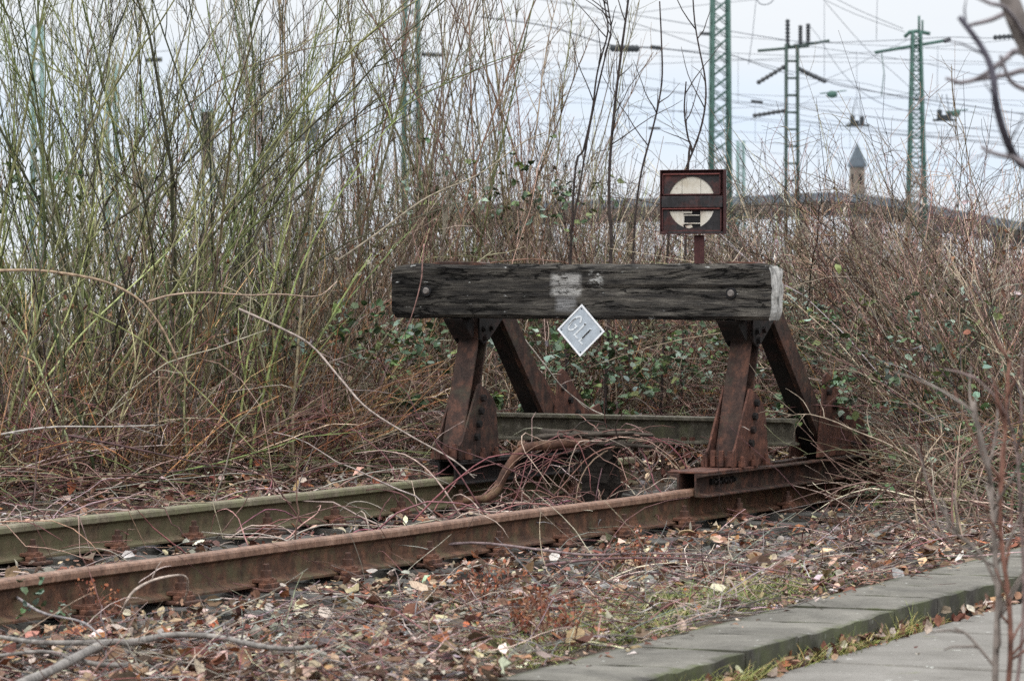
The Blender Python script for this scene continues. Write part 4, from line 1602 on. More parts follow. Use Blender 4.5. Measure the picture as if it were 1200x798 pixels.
bramble(410, 385, 21.6, 5, .22, 26, 'bramble with pale blue green leaves in the thicket left of the timber', .045)
bramble(490, 400, 22.0, 5, .22, 30, 'bramble with dull green leaves beside the left front leg', .05)
bramble(640, 405, 22.8, 6, .26, 60, 'leafy green bramble seen under the timber beside the left rear leg', .046)
bramble(735, 440, 22.6, 7, .28, 110, 'densest leafy green bramble above the mossy cross beam', .046)
bramble(800, 420, 22.9, 5, .24, 60, 'leafy bramble seen under the timber left of the right front leg', .044)
bramble(930, 385, 22.6, 7, .32, 90, 'leafy bramble behind the right rear leg, right of the white timber end', .044)
bramble(1010, 425, 22.2, 7, .34, 90, 'broad bramble with green leaves right of the rusty rear gussets', .042)
bramble(1110, 405, 21.8, 6, .34, 70, 'bramble with yellow green leaves in the grey tangle at right', .042)
bramble(1120, 475, 20.6, 6, .3, 70, 'low leafy bramble above the leaf litter beyond the concrete slabs', .042)
bramble(1190, 530, 19.4, 4, .16, 40, 'small bright green bramble low at the right edge', .045)
bramble(620, 235, 23.5, 5, .3, 26, 'tall bramble with grey green leaves rising above the timber middle', .045, 1.15)
bramble(500, 205, 23.6, 5, .28, 16, 'tall bramble with few olive leaves between the brown saplings', .045, 1.1)
bramble(40, 215, 21.6, 4, .16, 16, 'bramble shoots with olive leaves among green stems at left edge', .045, 1.1)
bramble(60, 712, 12.85, 2, .07, 8, 'tiny green bramble sprig in dead leaves at lower left', .035)


def arch_bush(px, Y, n, label, L, pal, py_top, fan=1.0, lean=(0, 0), zb=None, r0=.0062, group=None, leafn=10):
    x = (px - CX) * Y / F
    z = float(gz(x, Y))
    t = thing('bramble_bush', label, 'bramble', (x, Y, z), 0, group)
    o0 = np.array([x, Y, z])
    buds = []
    for k in range(n):
        an = rng.uniform(0, 2 * math.pi)
        dd = [math.cos(an) * .55 * fan + lean[0], math.sin(an) * .4 * fan + lean[1], 1.7]
        p = grow([o0 + np.array([rng.normal(0, .1), rng.normal(0, .1), 0])], [dd], L * rng.uniform(.7, 1.2), 16, [[math.cos(an) * 1.2 * fan, math.sin(an) * .6, -rng.uniform(.9, 2.2)]], .075)
        p[:, :, 2] = np.maximum(p[:, :, 2], z + .02)
        b = Batch()
        c = tints(pal, 1, .2)
        b.tubes(p, taper(1, 16, r0, .0018), c, 4)
        q, d, tt, i = sprout(p, 11, .3, 1, .5, 1.2, .12)
        ch = grow(q, d, rng.uniform(.08, .4, len(q)), 6, (0, 0, -.1), .13)
        b.tubes(ch, taper(len(q), 6, .0026, .0011), np.repeat(c, len(q), 0) * .85, 3)
        b.build('cane', M_BARK, t, origin=o0)
        buds.append(ch[:, -1, :])
    bd = np.concatenate(buds)
    bd = bd[rng.integers(0, len(bd), leafn)]
    b = Batch()
    b.leaves(bd, rng.uniform(.012, .03, leafn), tints([(.05, .04, .03), (.12, .06, .04), (.07, .09, .03)], leafn, .2), .7, .9, .3)
    b.build('leaves', M_LITTER, t, smooth=False, origin=o0)


ARCH_G = 'tall arching brambles against the sky'
for px, Y, n, L, pal in ((905, 23.2, 8, 2.7, DARKB + BROWN), (970, 24.4, 8, 2.9, DARKB + BROWN), (1030, 23.4, 9, 2.8, DARKB + PINK), (1085, 22.6, 8, 2.6, DARKB + TAN), (1145, 23.4, 9, 2.8, DARKB + BROWN),
                         (1200, 22.4, 8, 2.6, DARKB + BROWN), (860, 24.0, 7, 2.4, DARKB + BROWN), (790, 24.5, 7, 2.3, BROWN), (725, 24.2, 8, 2.5, BROWN + DARKB)):
    arch_bush(px, Y, n, 'arching bare bramble rising from the tangle against the pale sky', L, pal, 150, 1.0, group=ARCH_G)
# the fan of pale pink canes beside the rear foot
for px, py, n, L, lean, lab in ((1120, 640, 9, .6, (-.9, .2), 'fan of pale pink canes leaning left toward the rear end of the channel'), (1088, 622, 5, .5, (-.7, .2), 'thin pinkish canes sprawling in front of the rusty rear gusset'),
                                (1135, 612, 9, 1.0, (-.25, .3), 'upright spray of pink grey canes beyond the concrete slabs')):
    q = P(px, py, 0)
    arch_bush(px, q.y, n, lab, L, PINK + RED_CANE + BROWN, 0, .75, lean, r0=.005, leafn=6)


# tall shrubs, every stem a part
def shrub(px, Y, n, pal, kind, label, cat, group, hmul=1.0):
    x = (px - CX) * Y / F
    z = float(gz(x, Y))
    t = thing('thicket_shrub', label, cat, (x, Y, z), 0, group)
    o0 = np.array([x, Y, z])
    for k in range(n + 3 if kind == 'green' else n):
        an = rng.uniform(0, 2 * math.pi)
        ln = rng.uniform(.02, .24 if kind == 'green' else .16)
        b0 = o0 + np.array([rng.normal(0, .1), rng.normal(0, .15), -.02])
        H = rng.uniform(2.6, 4.2) * hmul
        bend = [math.cos(an) * rng.uniform(-.2, .5), math.sin(an) * .2, -.1]
        if kind == 'green' and k % 3 == 0:
            bend = [rng.choice([-1, 1]) * rng.uniform(.4, 1.1), math.sin(an) * .5, -rng.uniform(.3, 1.3)]
        p = grow([b0], [[math.cos(an) * ln, math.sin(an) * ln, 1]], H, 18, [bend], .035 if kind != 'green' else .065)
        r0 = rng.choice([rng.uniform(.0035, .006), rng.uniform(.006, .011)], p=[.5, .5]) * rng.choice([1, 1.5], p=[.8, .2]) if kind == 'green' else rng.uniform(.005, .0115)
        c = np.minimum(tints(pal, 1, .22), .3)
        b = Batch()
        b.tubes(p, taper(1, 18, r0, min(.0026, r0 * .5), .8), c, 5)
        nl = 11 if kind == 'green' else 15
        q, d, tt, i = sprout(p, nl, .12, .97, .3, .75, .35)
        Ls = (1 - tt * .6) * rng.uniform(.35, 1.0, len(q)) * (1.15 if kind == 'green' else .8)
        ch = grow(q, d, Ls, 8, (0, 0, .25), .07)
        b.tubes(ch, taper(len(q), 8, np.minimum(r0 * .42, .0042), .0013), tints([c[0]], len(q), .12), 3)
        q2, d2, t2, i2 = sprout(ch, 4, .2, 1, .35, .9, .15)
        c2 = grow(q2, d2, rng.uniform(.06, .32, len(q2)), 5, (0, 0, .1), .1)
        b.tubes(c2, taper(len(q2), 5, .0019, .001), tints([c[0] * .8], len(q2), .15), 3)
        b.build('stem', M_BARK, t, origin=o0)


G1 = 'green stemmed shrubs of the left thicket'
L1 = 'tall bare shrub with mossy green stems in the left thicket'
for px, Y, n in ((-25, 20.6, 6), (20, 22.4, 6), (52, 20.7, 5), (95, 21.8, 7), (128, 20.9, 6), (160, 23.0, 6), (190, 21.2, 7), (232, 22.4, 6), (262, 21.6, 6), (300, 23.0, 5), (75, 24.5, 5), (215, 25.0, 5), (140, 26, 5)):
    shrub(px, Y, n, GREEN if Y < 24 else GREEN + BROWN, 'green', L1, 'shrub', G1)
G2 = 'brown saplings of the middle thicket'
L2 = 'tall slender bare shrub with reddish brown stems in the middle thicket'
for px, Y, n in ((318, 22.4, 4), (345, 24.0, 4), (378, 23.0, 4), (405, 25.0, 4), (432, 23.4, 4), (468, 24.6, 4), (500, 23.4, 4), (528, 25.2, 4), (556, 23.6, 4), (588, 24.8, 5), (612, 23.8, 4), (642, 25.2, 4), (664, 24.2, 3), (480, 27.5, 4), (560, 28, 4), (620, 28, 3), (390, 28, 4)):
    shrub(px, Y, n, BROWN, 'brown', L2, 'shrub', G2, .92)

# saplings one can tell apart, right of the thicket
def sapling(paths, Y, label, r=.0085, twn=9):
    p0 = at(paths[0][-1][0], paths[0][-1][1], Y)
    base = np.array([p0.x, p0.y, float(gz(p0.x, p0.y))])
    t = thing('bare_sapling', label, 'sapling', base)
    for pp in paths:
        pts = [at(a, b, Y) for a, b in pp][::-1]
        if pp is paths[0] or True:
            g = Vector((pts[0].x - .05, Y, float(gz(pts[0].x, Y))))
            if pts[0].z - g.z > .3:
                pts = [g] + pts
        m = smooth_path(pts, 30)
        b = Batch()
        n = len(m)
        b.tubes(m[None], taper(1, n, r, r * .55) * (1 + .05 * np.sin(np.arange(n) * 2.2))[None], (.045, .035, .032), 6)
        q, d, tt, i = sprout(m[None], twn, .45, .97, .6, 1.2, .3)
        ch = grow(q, d, rng.uniform(.12, .55, len(q)), 8, (0, 0, .05), .09)
        b.tubes(ch, taper(len(q), 8, .0038, .0014), (.06, .05, .045), 4)
        b.build('stem', M_BARK, t, origin=base)


sapling([[(739, -20), (733, 25), (728, 62), (722, 110), (717, 160), (714, 205), (714, 250), (716, 300)]], 22.6, 'dark leafless sapling, thickest of those left of the signal', .0105, 12)
sapling([[(708, -20), (714, 18), (716, 36), (708, 72), (698, 115), (688, 165), (680, 215), (672, 260), (668, 300)], [(703, -20), (710, 15), (712, 40), (700, 85), (694, 130), (684, 175), (672, 225)]], 22.9,
        'pair of dark slender stems rising from the end of the brown thicket', .0068, 8)
sapling([[(773, 2), (775, 45), (776, 90), (771, 125), (762, 162), (752, 200), (746, 240), (742, 300)]], 22.7, 'dark curved whip with hardly a twig, left of the signal', .0072, 4)
sapling([[(811, -20), (814, 25), (820, 60), (826, 90), (827, 118), (822, 148), (814, 172), (803, 200), (790, 240), (782, 300)], [(804, 96), (802, 130), (806, 160), (811, 178), (806, 205)]], 22.7, 'dark forked whip bending right just above the signal', .0072, 5)

# long canes that cross the thicket in front
def cane_thing(label, pts, r, col, sub=3, side=.2, group=None):
    m = smooth_path([at(*p) for p in pts], 30)
    return branch_thing('bramble_cane', label, 'cane', m, r, r * .5, col, side, sub, group, sides=5)


cane_thing('thick tan cane arching from the left edge down through green stems', [(-15, 318, 19.6), (40, 317, 19.6), (90, 323, 19.6), (130, 333, 19.6), (165, 353, 19.6), (190, 385, 19.6), (207, 420, 19.6), (220, 450, 19.7)], .0085, (.3, .22, .15))
cane_thing('long pale cane running level from arching cane to the timber', [(172, 354, 19.7), (200, 346, 19.7), (240, 343, 19.8), (290, 346, 19.9), (330, 345, 20), (372, 347, 20.2), (395, 330, 20.4)], .006, (.34, .25, .19), 2)
cane_thing('long grey cane sloping down to the left front leg', [(280, 362, 20.2), (330, 385, 20.1), (365, 405, 20), (400, 445, 19.8), (430, 478, 19.6), (480, 510, 19.4), (530, 538, 19.2), (556, 560, 19.1)], .0075, (.3, .25, .22), 6, .3)
cane_thing('pale grey cane lying level low in the left thicket', [(-15, 512, 19.4), (30, 504, 19.4), (70, 500, 19.4), (130, 500, 19.4), (192, 498, 19.5)], .0065, (.38, .35, .32), 2)
cane_thing('dark purple cane sloping gently right above the mossy rail', [(80, 510, 19.3), (140, 522, 19.3), (200, 535, 19.4), (260, 548, 19.5), (330, 560, 19.6)], .0065, (.1, .06, .06), 4)
cane_thing('thin reddish cane hanging over the left end of the timber', [(497, 286, 18.98), (495, 309, 18.96), (494, 325, 18.95), (489, 348, 18.95), (481, 374, 18.96), (470, 400, 18.98)], .0042, (.26, .15, .13), 0)
cane_thing('pale vine stem running down along the left rear leg', [(598, 378, 20.0), (618, 402, 20.05), (640, 430, 20.1), (660, 455, 20.2), (690, 478, 20.3), (712, 488, 20.3)], .0058, (.34, .3, .26), 3, .15)
cane_thing('mossy green cane slanting down from left through the thicket', [(105, 365, 20.2), (160, 395, 20.1), (205, 432, 20), (250, 475, 19.9), (300, 530, 19.8)], .0055, (.2, .21, .09), 4)
cane_thing('long tan cane slanting up from timber across the thicket', [(395, 306, 20.9), (440, 275, 21), (500, 232, 21.1), (560, 205, 21.2), (612, 168, 21.3), (640, 155, 21.3)], .0058, (.28, .24, .18), 3)
cane_thing('dark bough slanting up right in the left thicket', [(120, 270, 20.8), (170, 235, 20.8), (230, 180, 20.9), (290, 130, 21), (350, 75, 21)], .0075, (.07, .065, .045), 5, .4)

# tangle over the track
tg = thing('bramble_tangle', 'tangle of purple and white canes sprawling over the track by bent pipe', 'bramble', W(4.6, .9, 0.02))
o0 = np.array(tg.location)
n = 120
for k in range(n):
    u_, v_ = (rng.uniform(3.3, 6.1), rng.uniform(.15, 1.95)) if k < 60 else (rng.uniform(5.2, 6.9), rng.uniform(.35, 1.9))
    b0 = np.array(W(u_, v_, -.02))
    an = rng.uniform(0, 2 * math.pi)
    p = grow([b0], [[math.cos(an), math.sin(an), rng.uniform(.2, 1.6)]], rng.uniform(.35, 1.0), 12, [[0, 0, -rng.uniform(1.0, 2.6)]], .13)
    p[:, :, 2] = np.maximum(p[:, :, 2], 0.0)
    b = Batch()
    b.tubes(p, taper(1, 12, rng.uniform(.003, .0052), .0015), tints(RED_CANE + [(.22, .09, .11)] if rng.uniform() < .62 else PALE_CANE, 1, .2), 4)
    b.build('cane', M_BARK, tg, origin=o0)
tg3 = thing('bramble_tangle', 'nest of dark red canes heaped on frayed board where the bent pipe ends', 'bramble', c0)
o0 = np.array(tg3.location)
for k in range(90):
    b0 = np.array([c0.x + rng.normal(0, .13), c0.y + rng.uniform(-.2, .1), max(.0, zt_ + gz0 + .04 + rng.normal(0, .03)) if k % 2 else -.03])
    an = rng.uniform(0, 2 * math.pi)
    p = grow([b0], [[math.cos(an), math.sin(an) * .6, rng.uniform(-.1, .35) if k % 2 else rng.uniform(.6, 2)]], rng.uniform(.3, .75), 12, [[0, 0, -rng.uniform(.8, 2.2)]], .17)
    p[:, :, 2] = np.maximum(p[:, :, 2], .0)
    b = Batch()
    b.tubes(p, taper(1, 12, rng.uniform(.0026, .0048), .0014), tints(RED_CANE + RED_CANE + DARKB + PINK, 1, .25), 4)
    b.build('cane', M_BARK, tg3, origin=o0)
tg4 = thing('bramble_tangle', 'purple and tan runners spilling from the thicket over the mossy far rail', 'bramble', W(4.0, 1.9, 0))
o0 = np.array(tg4.location)
for k in range(95):
    b0 = np.array(W(rng.uniform(.5, 6.2), rng.uniform(1.65, 2.5), .0))
    d_ = np.array([UY, -UX, 0]) * rng.uniform(.1, 1.0) + np.array([UX, UY, 0]) * rng.normal(0, .7)
    p = grow([b0], [[d_[0], d_[1], rng.uniform(.2, 1.1)]], rng.uniform(.4, 1.1), 12, [[0, 0, -rng.uniform(.7, 1.8)]], .13)
    u_, v_ = uv_of(p[:, :, 0], p[:, :, 1])
    p[:, :, 2] = np.maximum(p[:, :, 2], np.where(np.abs(v_ - GAUGE) < .1, .158, np.where(np.abs(v_) < .1, .158, .0)))
    b = Batch()
    b.tubes(p, taper(1, 12, rng.uniform(.0024, .0046), .0013), tints(RED_CANE + RED_CANE + PALE_CANE + PINK, 1, .25), 4)
    b.build('cane', M_BARK, tg4, origin=o0)
tg2 = thing('bramble_tangle', 'few loose canes lying over the rails at left', 'bramble', W(2.2, .9, 0.02))
o0 = np.array(tg2.location)
for k in range(34):
    u_, v_ = rng.uniform(.3, 4.3), rng.uniform(-.7, 2.1)
    b0 = np.array(W(u_, v_, -.02))
    an = rng.uniform(0, 2 * math.pi)
    p = grow([b0], [[math.cos(an), math.sin(an), rng.uniform(.1, 1.1)]], rng.uniform(.25, .8), 12, [[0, 0, -rng.uniform(.6, 1.8)]], .13)
    p[:, :, 2] = np.maximum(p[:, :, 2], -.02)
    b = Batch()
    b.tubes(p, taper(1, 12, rng.uniform(.0026, .0046), .0013), tints(RED_CANE + PALE_CANE, 1, .2), 4)
    b.build('cane', M_BARK, tg2, origin=o0)

# ------------------------------------------------------------------ near tree and shrub at the right edge (out of focus in the photo)
YT = 7.2
tb = Vector((at(1260, 300, YT).x + .1, YT, 0))
tb.z = float(gz(tb.x, tb.y))
tr = thing('bare_tree', 'blurred bare tree reaching in at the upper right corner', 'tree', tb)
o0 = np.array(tb)


def tree_part(name, pts, r0, r1, col, sub=0, L=.15):
    m = smooth_path(pts if name == 'trunk' else [at(*p) for p in pts], 26)
    b = Batch()
    b.tubes(m[None], taper(1, 26, r0, r1), np.array([col]), 7)
    if sub:
        q, d, tt, i = sprout(m[None], sub, .3, 1, .5, 1.0, .1)
        ch = grow(q, d, rng.uniform(.5, 1, len(q)) * L, 6, (0, 0, 0), .1)
        b.tubes(ch, taper(len(q), 6, r1 * .5, .001), np.array([col]), 4)
    b.build(name, M_BARK, tr, origin=o0)


trunk_top = [tb, Vector((tb.x + .05, YT, .5)), Vector((at(1262, 200, YT).x, YT, at(0, 200, YT).z)), at(1230, 95, YT), at(1202, 45, YT), at(1185, 5, YT), at(1172, -40, YT)]
tree_part('trunk', [Vector(p) for p in trunk_top], .03, .017, (.16, .14, .13))
BRC = (.2, .18, .19)
tree_part('bough', [(1262, 215, YT), (1225, 205, YT - .1), (1195, 190, YT - .1), (1180, 165, YT - .15), (1168, 125, YT - .2), (1163, 85, YT - .2), (1150, 55, YT - .2), (1124, 20, YT - .2)], .0095, .005, (.085, .08, .1), 4, .1)
tree_part('bough', [(1215, 72, YT), (1192, 60, YT + .2), (1175, 72, YT + .2), (1150, 90, YT + .2), (1128, 97, YT + .2), (1108, 92, YT + .2)], .0072, .003, BRC, 3, .08)
tree_part('bough', [(1240, 110, YT), (1205, 84, YT + .3), (1180, 88, YT + .3), (1150, 93, YT + .3), (1118, 98, YT + .3)], .0072, .003, BRC, 2, .08)
tree_part('bough', [(1200, 42, YT), (1185, 16, YT + .1), (1160, 24, YT + .1), (1136, 30, YT + .1)], .007, .0035, BRC, 0)
tree_part('bough', [(1205, 50, YT), (1180, 12, YT - .2), (1160, 4, YT - .2), (1142, -4, YT - .2)], .0055, .003, BRC, 0)
tree_part('bough', [(1245, 170, YT), (1215, 195, YT - .3), (1190, 186, YT - .3), (1165, 180, YT - .3), (1150, 172, YT - .3)], .0068, .003, BRC, 2, .08)
tree_part('bough', [(1240, 130, YT), (1212, 110, YT + .1), (1185, 96, YT + .1), (1172, 65, YT + .1)], .0068, .003, BRC, 0)

ns = thing('young_shrub', 'blurred slim young shrub with red shoots standing near at right edge', 'shrub', (0, 0, 0))
YS = 8.6
base = Vector((at(1168, 700, YS).x, YS, 0))
base.z = float(gz(base.x, base.y))
ns.location = base
o0 = np.array(base)


def ns_part(pts, r0, r1, col, sub=0):
    m = smooth_path([np.array(at(*p)) for p in pts], 26)
    b = Batch()
    b.tubes(m[None], taper(1, 26, r0, r1), np.array([col]), 6)
    if sub:
        q, d, tt, i = sprout(m[None], sub, .2, 1, .5, 1.1, .2)
        ch = grow(q, d, rng.uniform(.06, .26, len(q)), 6, (0, 0, 0), .12)
        b.tubes(ch, taper(len(q), 6, .0034, .0016), np.array([col]) * .9, 4)
    b.build('stem', M_BARK, ns, origin=o0)


GB = (.2, .17, .15)
RB = (.19, .095, .07)
ns_part([(1166, 960, YS), (1164, 900, YS), (1166, 800, YS), (1168, 740, YS), (1170, 690, YS), (1165, 640, YS), (1163, 590, YS), (1158, 545, YS), (1146, 500, YS), (1140, 470, YS)], .0085, .004, GB, 16)
ns_part([(1170, 960, YS), (1176, 860, YS), (1184, 770, YS), (1182, 700, YS), (1175, 650, YS), (1172, 600, YS), (1176, 540, YS), (1180, 470, YS), (1183, 420, YS)], .007, .003, RB, 14)
ns_part([(1170, 690, YS), (1150, 650, YS), (1120, 625, YS), (1090, 612, YS)], .004, .0018, GB, 3)
ns_part([(1165, 780, YS), (1135, 745, YS), (1118, 735, YS)], .0036, .002, GB, 2)
ns_part([(1176, 860, YS), (1192, 800, YS), (1200, 700, YS), (1196, 600, YS), (1190, 520, YS), (1170, 470, YS), (1140, 440, YS)], .005, .002, (.2, .15, .14), 6)

# ------------------------------------------------------------------ railway masts
def bars(b, segs, w, col=(.1, .15, .13)):
    A = np.array([[s[0], s[1]] for s in segs], float)
    b.tubes(A, np.full((len(segs), 2), w), np.array([col]), 4)


def mast(name, label, px, Y, py_top, w_px0, w_px1, mat, style, leg, brace, panel_px, z_base=0.0, rot=.3):
    """lattice mast; widths and panel height in photograph pixels at its distance"""
    k = Y / F
    x = (px - CX) * k
    t = thing(name, label, 'mast', (x, Y, z_base), rot)
    Ht = EYE - (py_top - HY) * k - z_base
    w0, w1 = w_px0 * k / 2, w_px1 * k / 2
    b = Batch()

    def wd(z):
        return w0 + (w1 - w0) * z / Ht
    corners = ((-1, -1), (1, -1), (1, 1), (-1, 1))
    dep = .9 if style != 'ladder' else .45
    bars(b, [((sx_ * w0, sy_ * w0 * dep, 0), (sx_ * w1, sy_ * w1 * dep, Ht)) for sx_, sy_ in corners], leg)
    npan = max(4, int(Ht / (panel_px * k)))
    segs = []
    for i in range(npan):
        za, zb = Ht * i / npan, Ht * (i + 1) / npan
        a, c = wd(za), wd(zb)
        for j in range(4):
            p, q = corners[j], corners[(j + 1) % 4]
            A = (p[0] * a, p[1] * a * dep, za)
            B = (q[0] * a, q[1] * a * dep, za)
            Cc = (q[0] * c, q[1] * c * dep, zb)
            D = (p[0] * c, p[1] * c * dep, zb)
            if style in ('x', 'taper'):
                segs += [(A, Cc), (B, D)] if style == 'x' else [(A, B), (A, Cc)]
            else:
                segs += [(A, B)]
    bars(b, segs, brace)
    b.build('lattice_shaft', mat, t)
    return t, Ht, k


def ins_tube(b, p0, p1, r, n=9):
    p0, p1 = np.array(p0, float), np.array(p1, float)
    m = 2 * n + 1
    pts = p0 + (p1 - p0) * np.linspace(0, 1, m)[:, None]
    rad = np.where(np.arange(m) % 2 == 1, r, r * .55)
    b.tubes(pts[None], rad[None], (.03, .035, .04), 8)


def arm_part(t, k, name, pts, w, mat, sides=4):
    """pts are (dx px, dy px up from horizon reference) relative to the mast: given as absolute photograph pixels at the mast's distance"""
    b = Batch()
    Y = t.location.y
    m = np.array([np.array(at(p[0], p[1], Y)) for p in pts]) - np.array(t.location)
    c, s = math.cos(-t.rotation_euler.z), math.sin(-t.rotation_euler.z)
    m = np.stack([m[:, 0] * c - m[:, 1] * s, m[:, 0] * s + m[:, 1] * c, m[:, 2]], -1)
    b.tubes(m[None], np.full((1, len(m)), w), (.1, .14, .12), sides)
    return b.build(name, mat, t)


def ins_part(t, p0, p1, r, n=7, name='insulator'):
    Y = t.location.y
    m = np.array([np.array(at(p[0], p[1], Y)) for p in (p0, p1)]) - np.array(t.location)
    c, s = math.cos(-t.rotation_euler.z), math.sin(-t.rotation_euler.z)
    m = np.stack([m[:, 0] * c - m[:, 1] * s, m[:, 0] * s + m[:, 1] * c, m[:, 2]], -1)
    b = Batch()
    ins_tube(b, m[0], m[1], r, n)
    return b.build(name, M_INS, t)


t, H_, k_ = mast('lattice_mast', 'tall green lattice mast with crossed bracing just right of the signal', 844, 130, -60, 24, 17, M_MAST, 'x', .055, .018, 15, 0, .12)
t2, H_, k_ = mast('lattice_mast', 'dark narrow ladder mast carrying upright insulators on a crossarm', 928, 190, 52, 15, 13, M_MAST_GREY, 'ladder', .075, .05, 19, 0, .05)
arm_part(t2, k_, 'crossarm', [(888, 60), (922, 57), (932, 54), (955, 51), (972, 48)], .07, M_MAST_GREY)
arm_part(t2, k_, 'top_beam', [(921, 56), (948, 54)], .09, M_MAST_GREY)
for a in ((923, 55, 23), (938, 52, 30), (947, 52, 28)):
    ins_part(t2, (a[0], a[1]), (a[0], a[2]), .13, 7)
ins_part(t2, (920, 78), (887, 98), .13, 7)
ins_part(t2, (933, 80), (968, 96), .13, 7)
ins_part(t2, (920, 130), (882, 136), .12, 7)
t3, H_, k_ = mast('lattice_mast', 'green tapering lattice mast with slanted crossarm, right of the pointed tower', 1074, 185, 38, 24, 9, M_MAST, 'taper', .065, .03, 11, 0, .1)
arm_part(t3, k_, 'crossarm', [(1025, 62), (1060, 56), (1090, 51), (1113, 47)], .075, M_MAST)
arm_part(t3, k_, 'head_beam', [(1060, 44), (1066, 38), (1074, 37), (1090, 40)], .09, M_MAST)
arm_part(t3, k_, 'spike', [(1077, 40), (1077, 19)], .06, M_MAST)
arm_part(t3, k_, 'spike', [(1081, 40), (1081, 24)], .05, M_MAST)
arm_part(t3, k_, 'hanger', [(1033, 62), (1036, 85), (1033, 113)], .025, M_MAST)
ins_part(t3, (1106, 49), (1114, 46), .13, 3)
t4, H_, k_ = mast('lattice_mast', 'pale green lattice mast rising out of the frame above brown saplings', 482, 150, -60, 19, 15, M_MAST, 'x', .07, .02, 16, 0, .15)
t5, H_, k_ = mast('lattice_mast', 'faint grey green mast behind green stems near left edge', 44, 260, 30, 13, 10, M_MAST_HAZE, 'ladder', .16, .07, 22, 0, .1)
t6, H_, k_ = mast('lattice_mast', 'faint pale mast behind the middle of the green stems', 131, 250, 75, 12, 9, M_MAST_HAZE, 'ladder', .14, .07, 22, 0, .1)
t7, H_, k_ = mast('lattice_mast', 'faint mast carrying a stack of grey weights behind green stems', 243, 240, 128, 11, 10, M_MAST_HAZE, 'ladder', .12, .07, 22, 0, .1)
b = Batch()
zs = [EYE - (q - HY) * k_ for q in (132, 198)]
n = 40
pp = np.zeros((1, n, 3))
pp[0, :, 2] = np.linspace(zs[1], zs[0], n)
pp[0, :, 1] = -.9
b.tubes(pp, np.where(np.arange(n) % 3 == 0, .36, .44)[None], (.16, .15, .14), 12)
b.build('tension_weight', M_BRIDGE, t7)
t8, H_, k_ = mast('lattice_mast', 'small distant pale mast low in the gap right of the signal', 868, 420, 165, 9, 7, M_MAST_HAZE, 'taper', .11, .05, 8, 0, .1)

# signals behind the thicket
for px, py, w, h, Y, lab, rnd in ((362, 153, 22, 26, 140, 'dark boxy railway signal head behind the brown saplings', False), (168, 212, 22, 22, 140, 'round grey signal disc behind the green stems', True)):
    k = Y / F
    x = (px - CX) * k
    t = thing('signal_mast', lab, 'signal', (x, Y, 0))
    zc = EYE - (py - HY) * k
    bm = bmesh.new()
    cyl(bm, (0, .1, 0), (0, .1, zc), .07, 10)
    bobj('post', bm, M_MAST_HAZE, t)
    bm = bmesh.new()
    if rnd:
        cyl(bm, (0, -.12, zc), (0, .02, zc), w * k / 2, 20)
        cyl(bm, (0, -.3, zc + .05), (0, -.12, zc + .05), .16, 14)
    else:
        box(bm, (-w * k / 2, -.15, zc - h * k / 2), (w * k / 2, .08, zc + h * k / 2))
        for i in (-1, 1):
            cyl(bm, (i * .15, -.4, zc + i * .18), (i * .15, -.15, zc + i * .18), .13, 14)
    bobj('signal_head', bm, M_SIGBOX, t, 0.01)

# ------------------------------------------------------------------ overhead wires
def wire(label, pts, r=.014, ins=(), drops=(), col=(.09, .1, .12), group=None, name='overhead_wire'):
    """pts: (px, py, Y)"""
    m = smooth_path([at(*p) for p in pts], max(14, 6 * len(pts)))
    o0 = m[0].copy()
    t = thing(name, label, 'wire', o0, 0, group)
    b = Batch()
    b.tubes(m[None], np.full((1, len(m)), r), np.array([col]), 4)
    b.build('cable', M_WIRE, t, origin=o0)
    for (a, bb, rr) in ins:
        q = Batch()
        ins_tube(q, at(*a), at(*bb), rr, 7)
        q.build('insulator', M_WIRE, t, origin=o0)
    for d in drops:
        q = Batch()
        q.tubes(np.array([[np.array(at(*p)) for p in d]]), np.full((1, len(d)), .012), np.array([col]), 4)
        q.build('dropper', M_WIRE, t, origin=o0)
    return t


WG = 'thin overhead wires crossing the sky'
WL = 'thin grey overhead wire crossing the pale sky'
wire('overhead wire running down from the top edge to the insulator mast', [(560, -14, 200), (652, 3, 195), (780, 24, 192), (880, 41, 191), (926, 48, 190)], .02)
wire('steep overhead wire crossing behind the lattice mast beside the signal', [(660, 2, 170), (760, 33, 180), (860, 66, 190), (960, 92, 200), (1090, 122, 215), (1230, 150, 230)], .018, group=None)
wire('tensioned wire with long dark insulators left of the tall lattice mast', [(560, 20, 120), (640, 31, 122), (715, 57 - 4, 125), (762, 56, 127), (800, 60, 128), (838, 65, 130)], .022,
     [((716, 57, 125), (748, 57.5, 126), .13), ((762, 55.5, 127), (776, 57, 127), .09)])
wire(WL, [(850, 62, 130), (900, 80, 140), (930, 88, 150)], .016, group=WG)
wire('level wire linking both right masts and ending in an insulator', [(932, 50, 190), (980, 50, 188), (1060, 47, 185), (1110, 44, 185), (1160, 45, 184), (1240, 45, 183)], .017, [((1164, 44.5, 184), (1200, 42, 184), .14)])
wire('wire with dropper falling from the top edge past the insulator mast', [(955, -12, 160), (975, 12, 165), (1015, 57, 170), (1050, 88, 175), (1090, 125, 180)], .016, [], [[(1028, 0, 170), (1027, 47, 170)]])
wire('upper of twin wires slanting from the top edge to the tapering mast', [(970, -6, 180), (1010, 14, 183), (1058, 34, 185)], .016)
wire('lower of twin wires slanting from the top edge to the tapering mast', [(950, -8, 180), (1000, 16, 183), (1060, 38, 185)], .014)
wire(WL, [(930, 52, 190), (1000, 62, 186), (1075, 73, 182), (1140, 87, 178), (1230, 103, 172)], .015, group=WG)
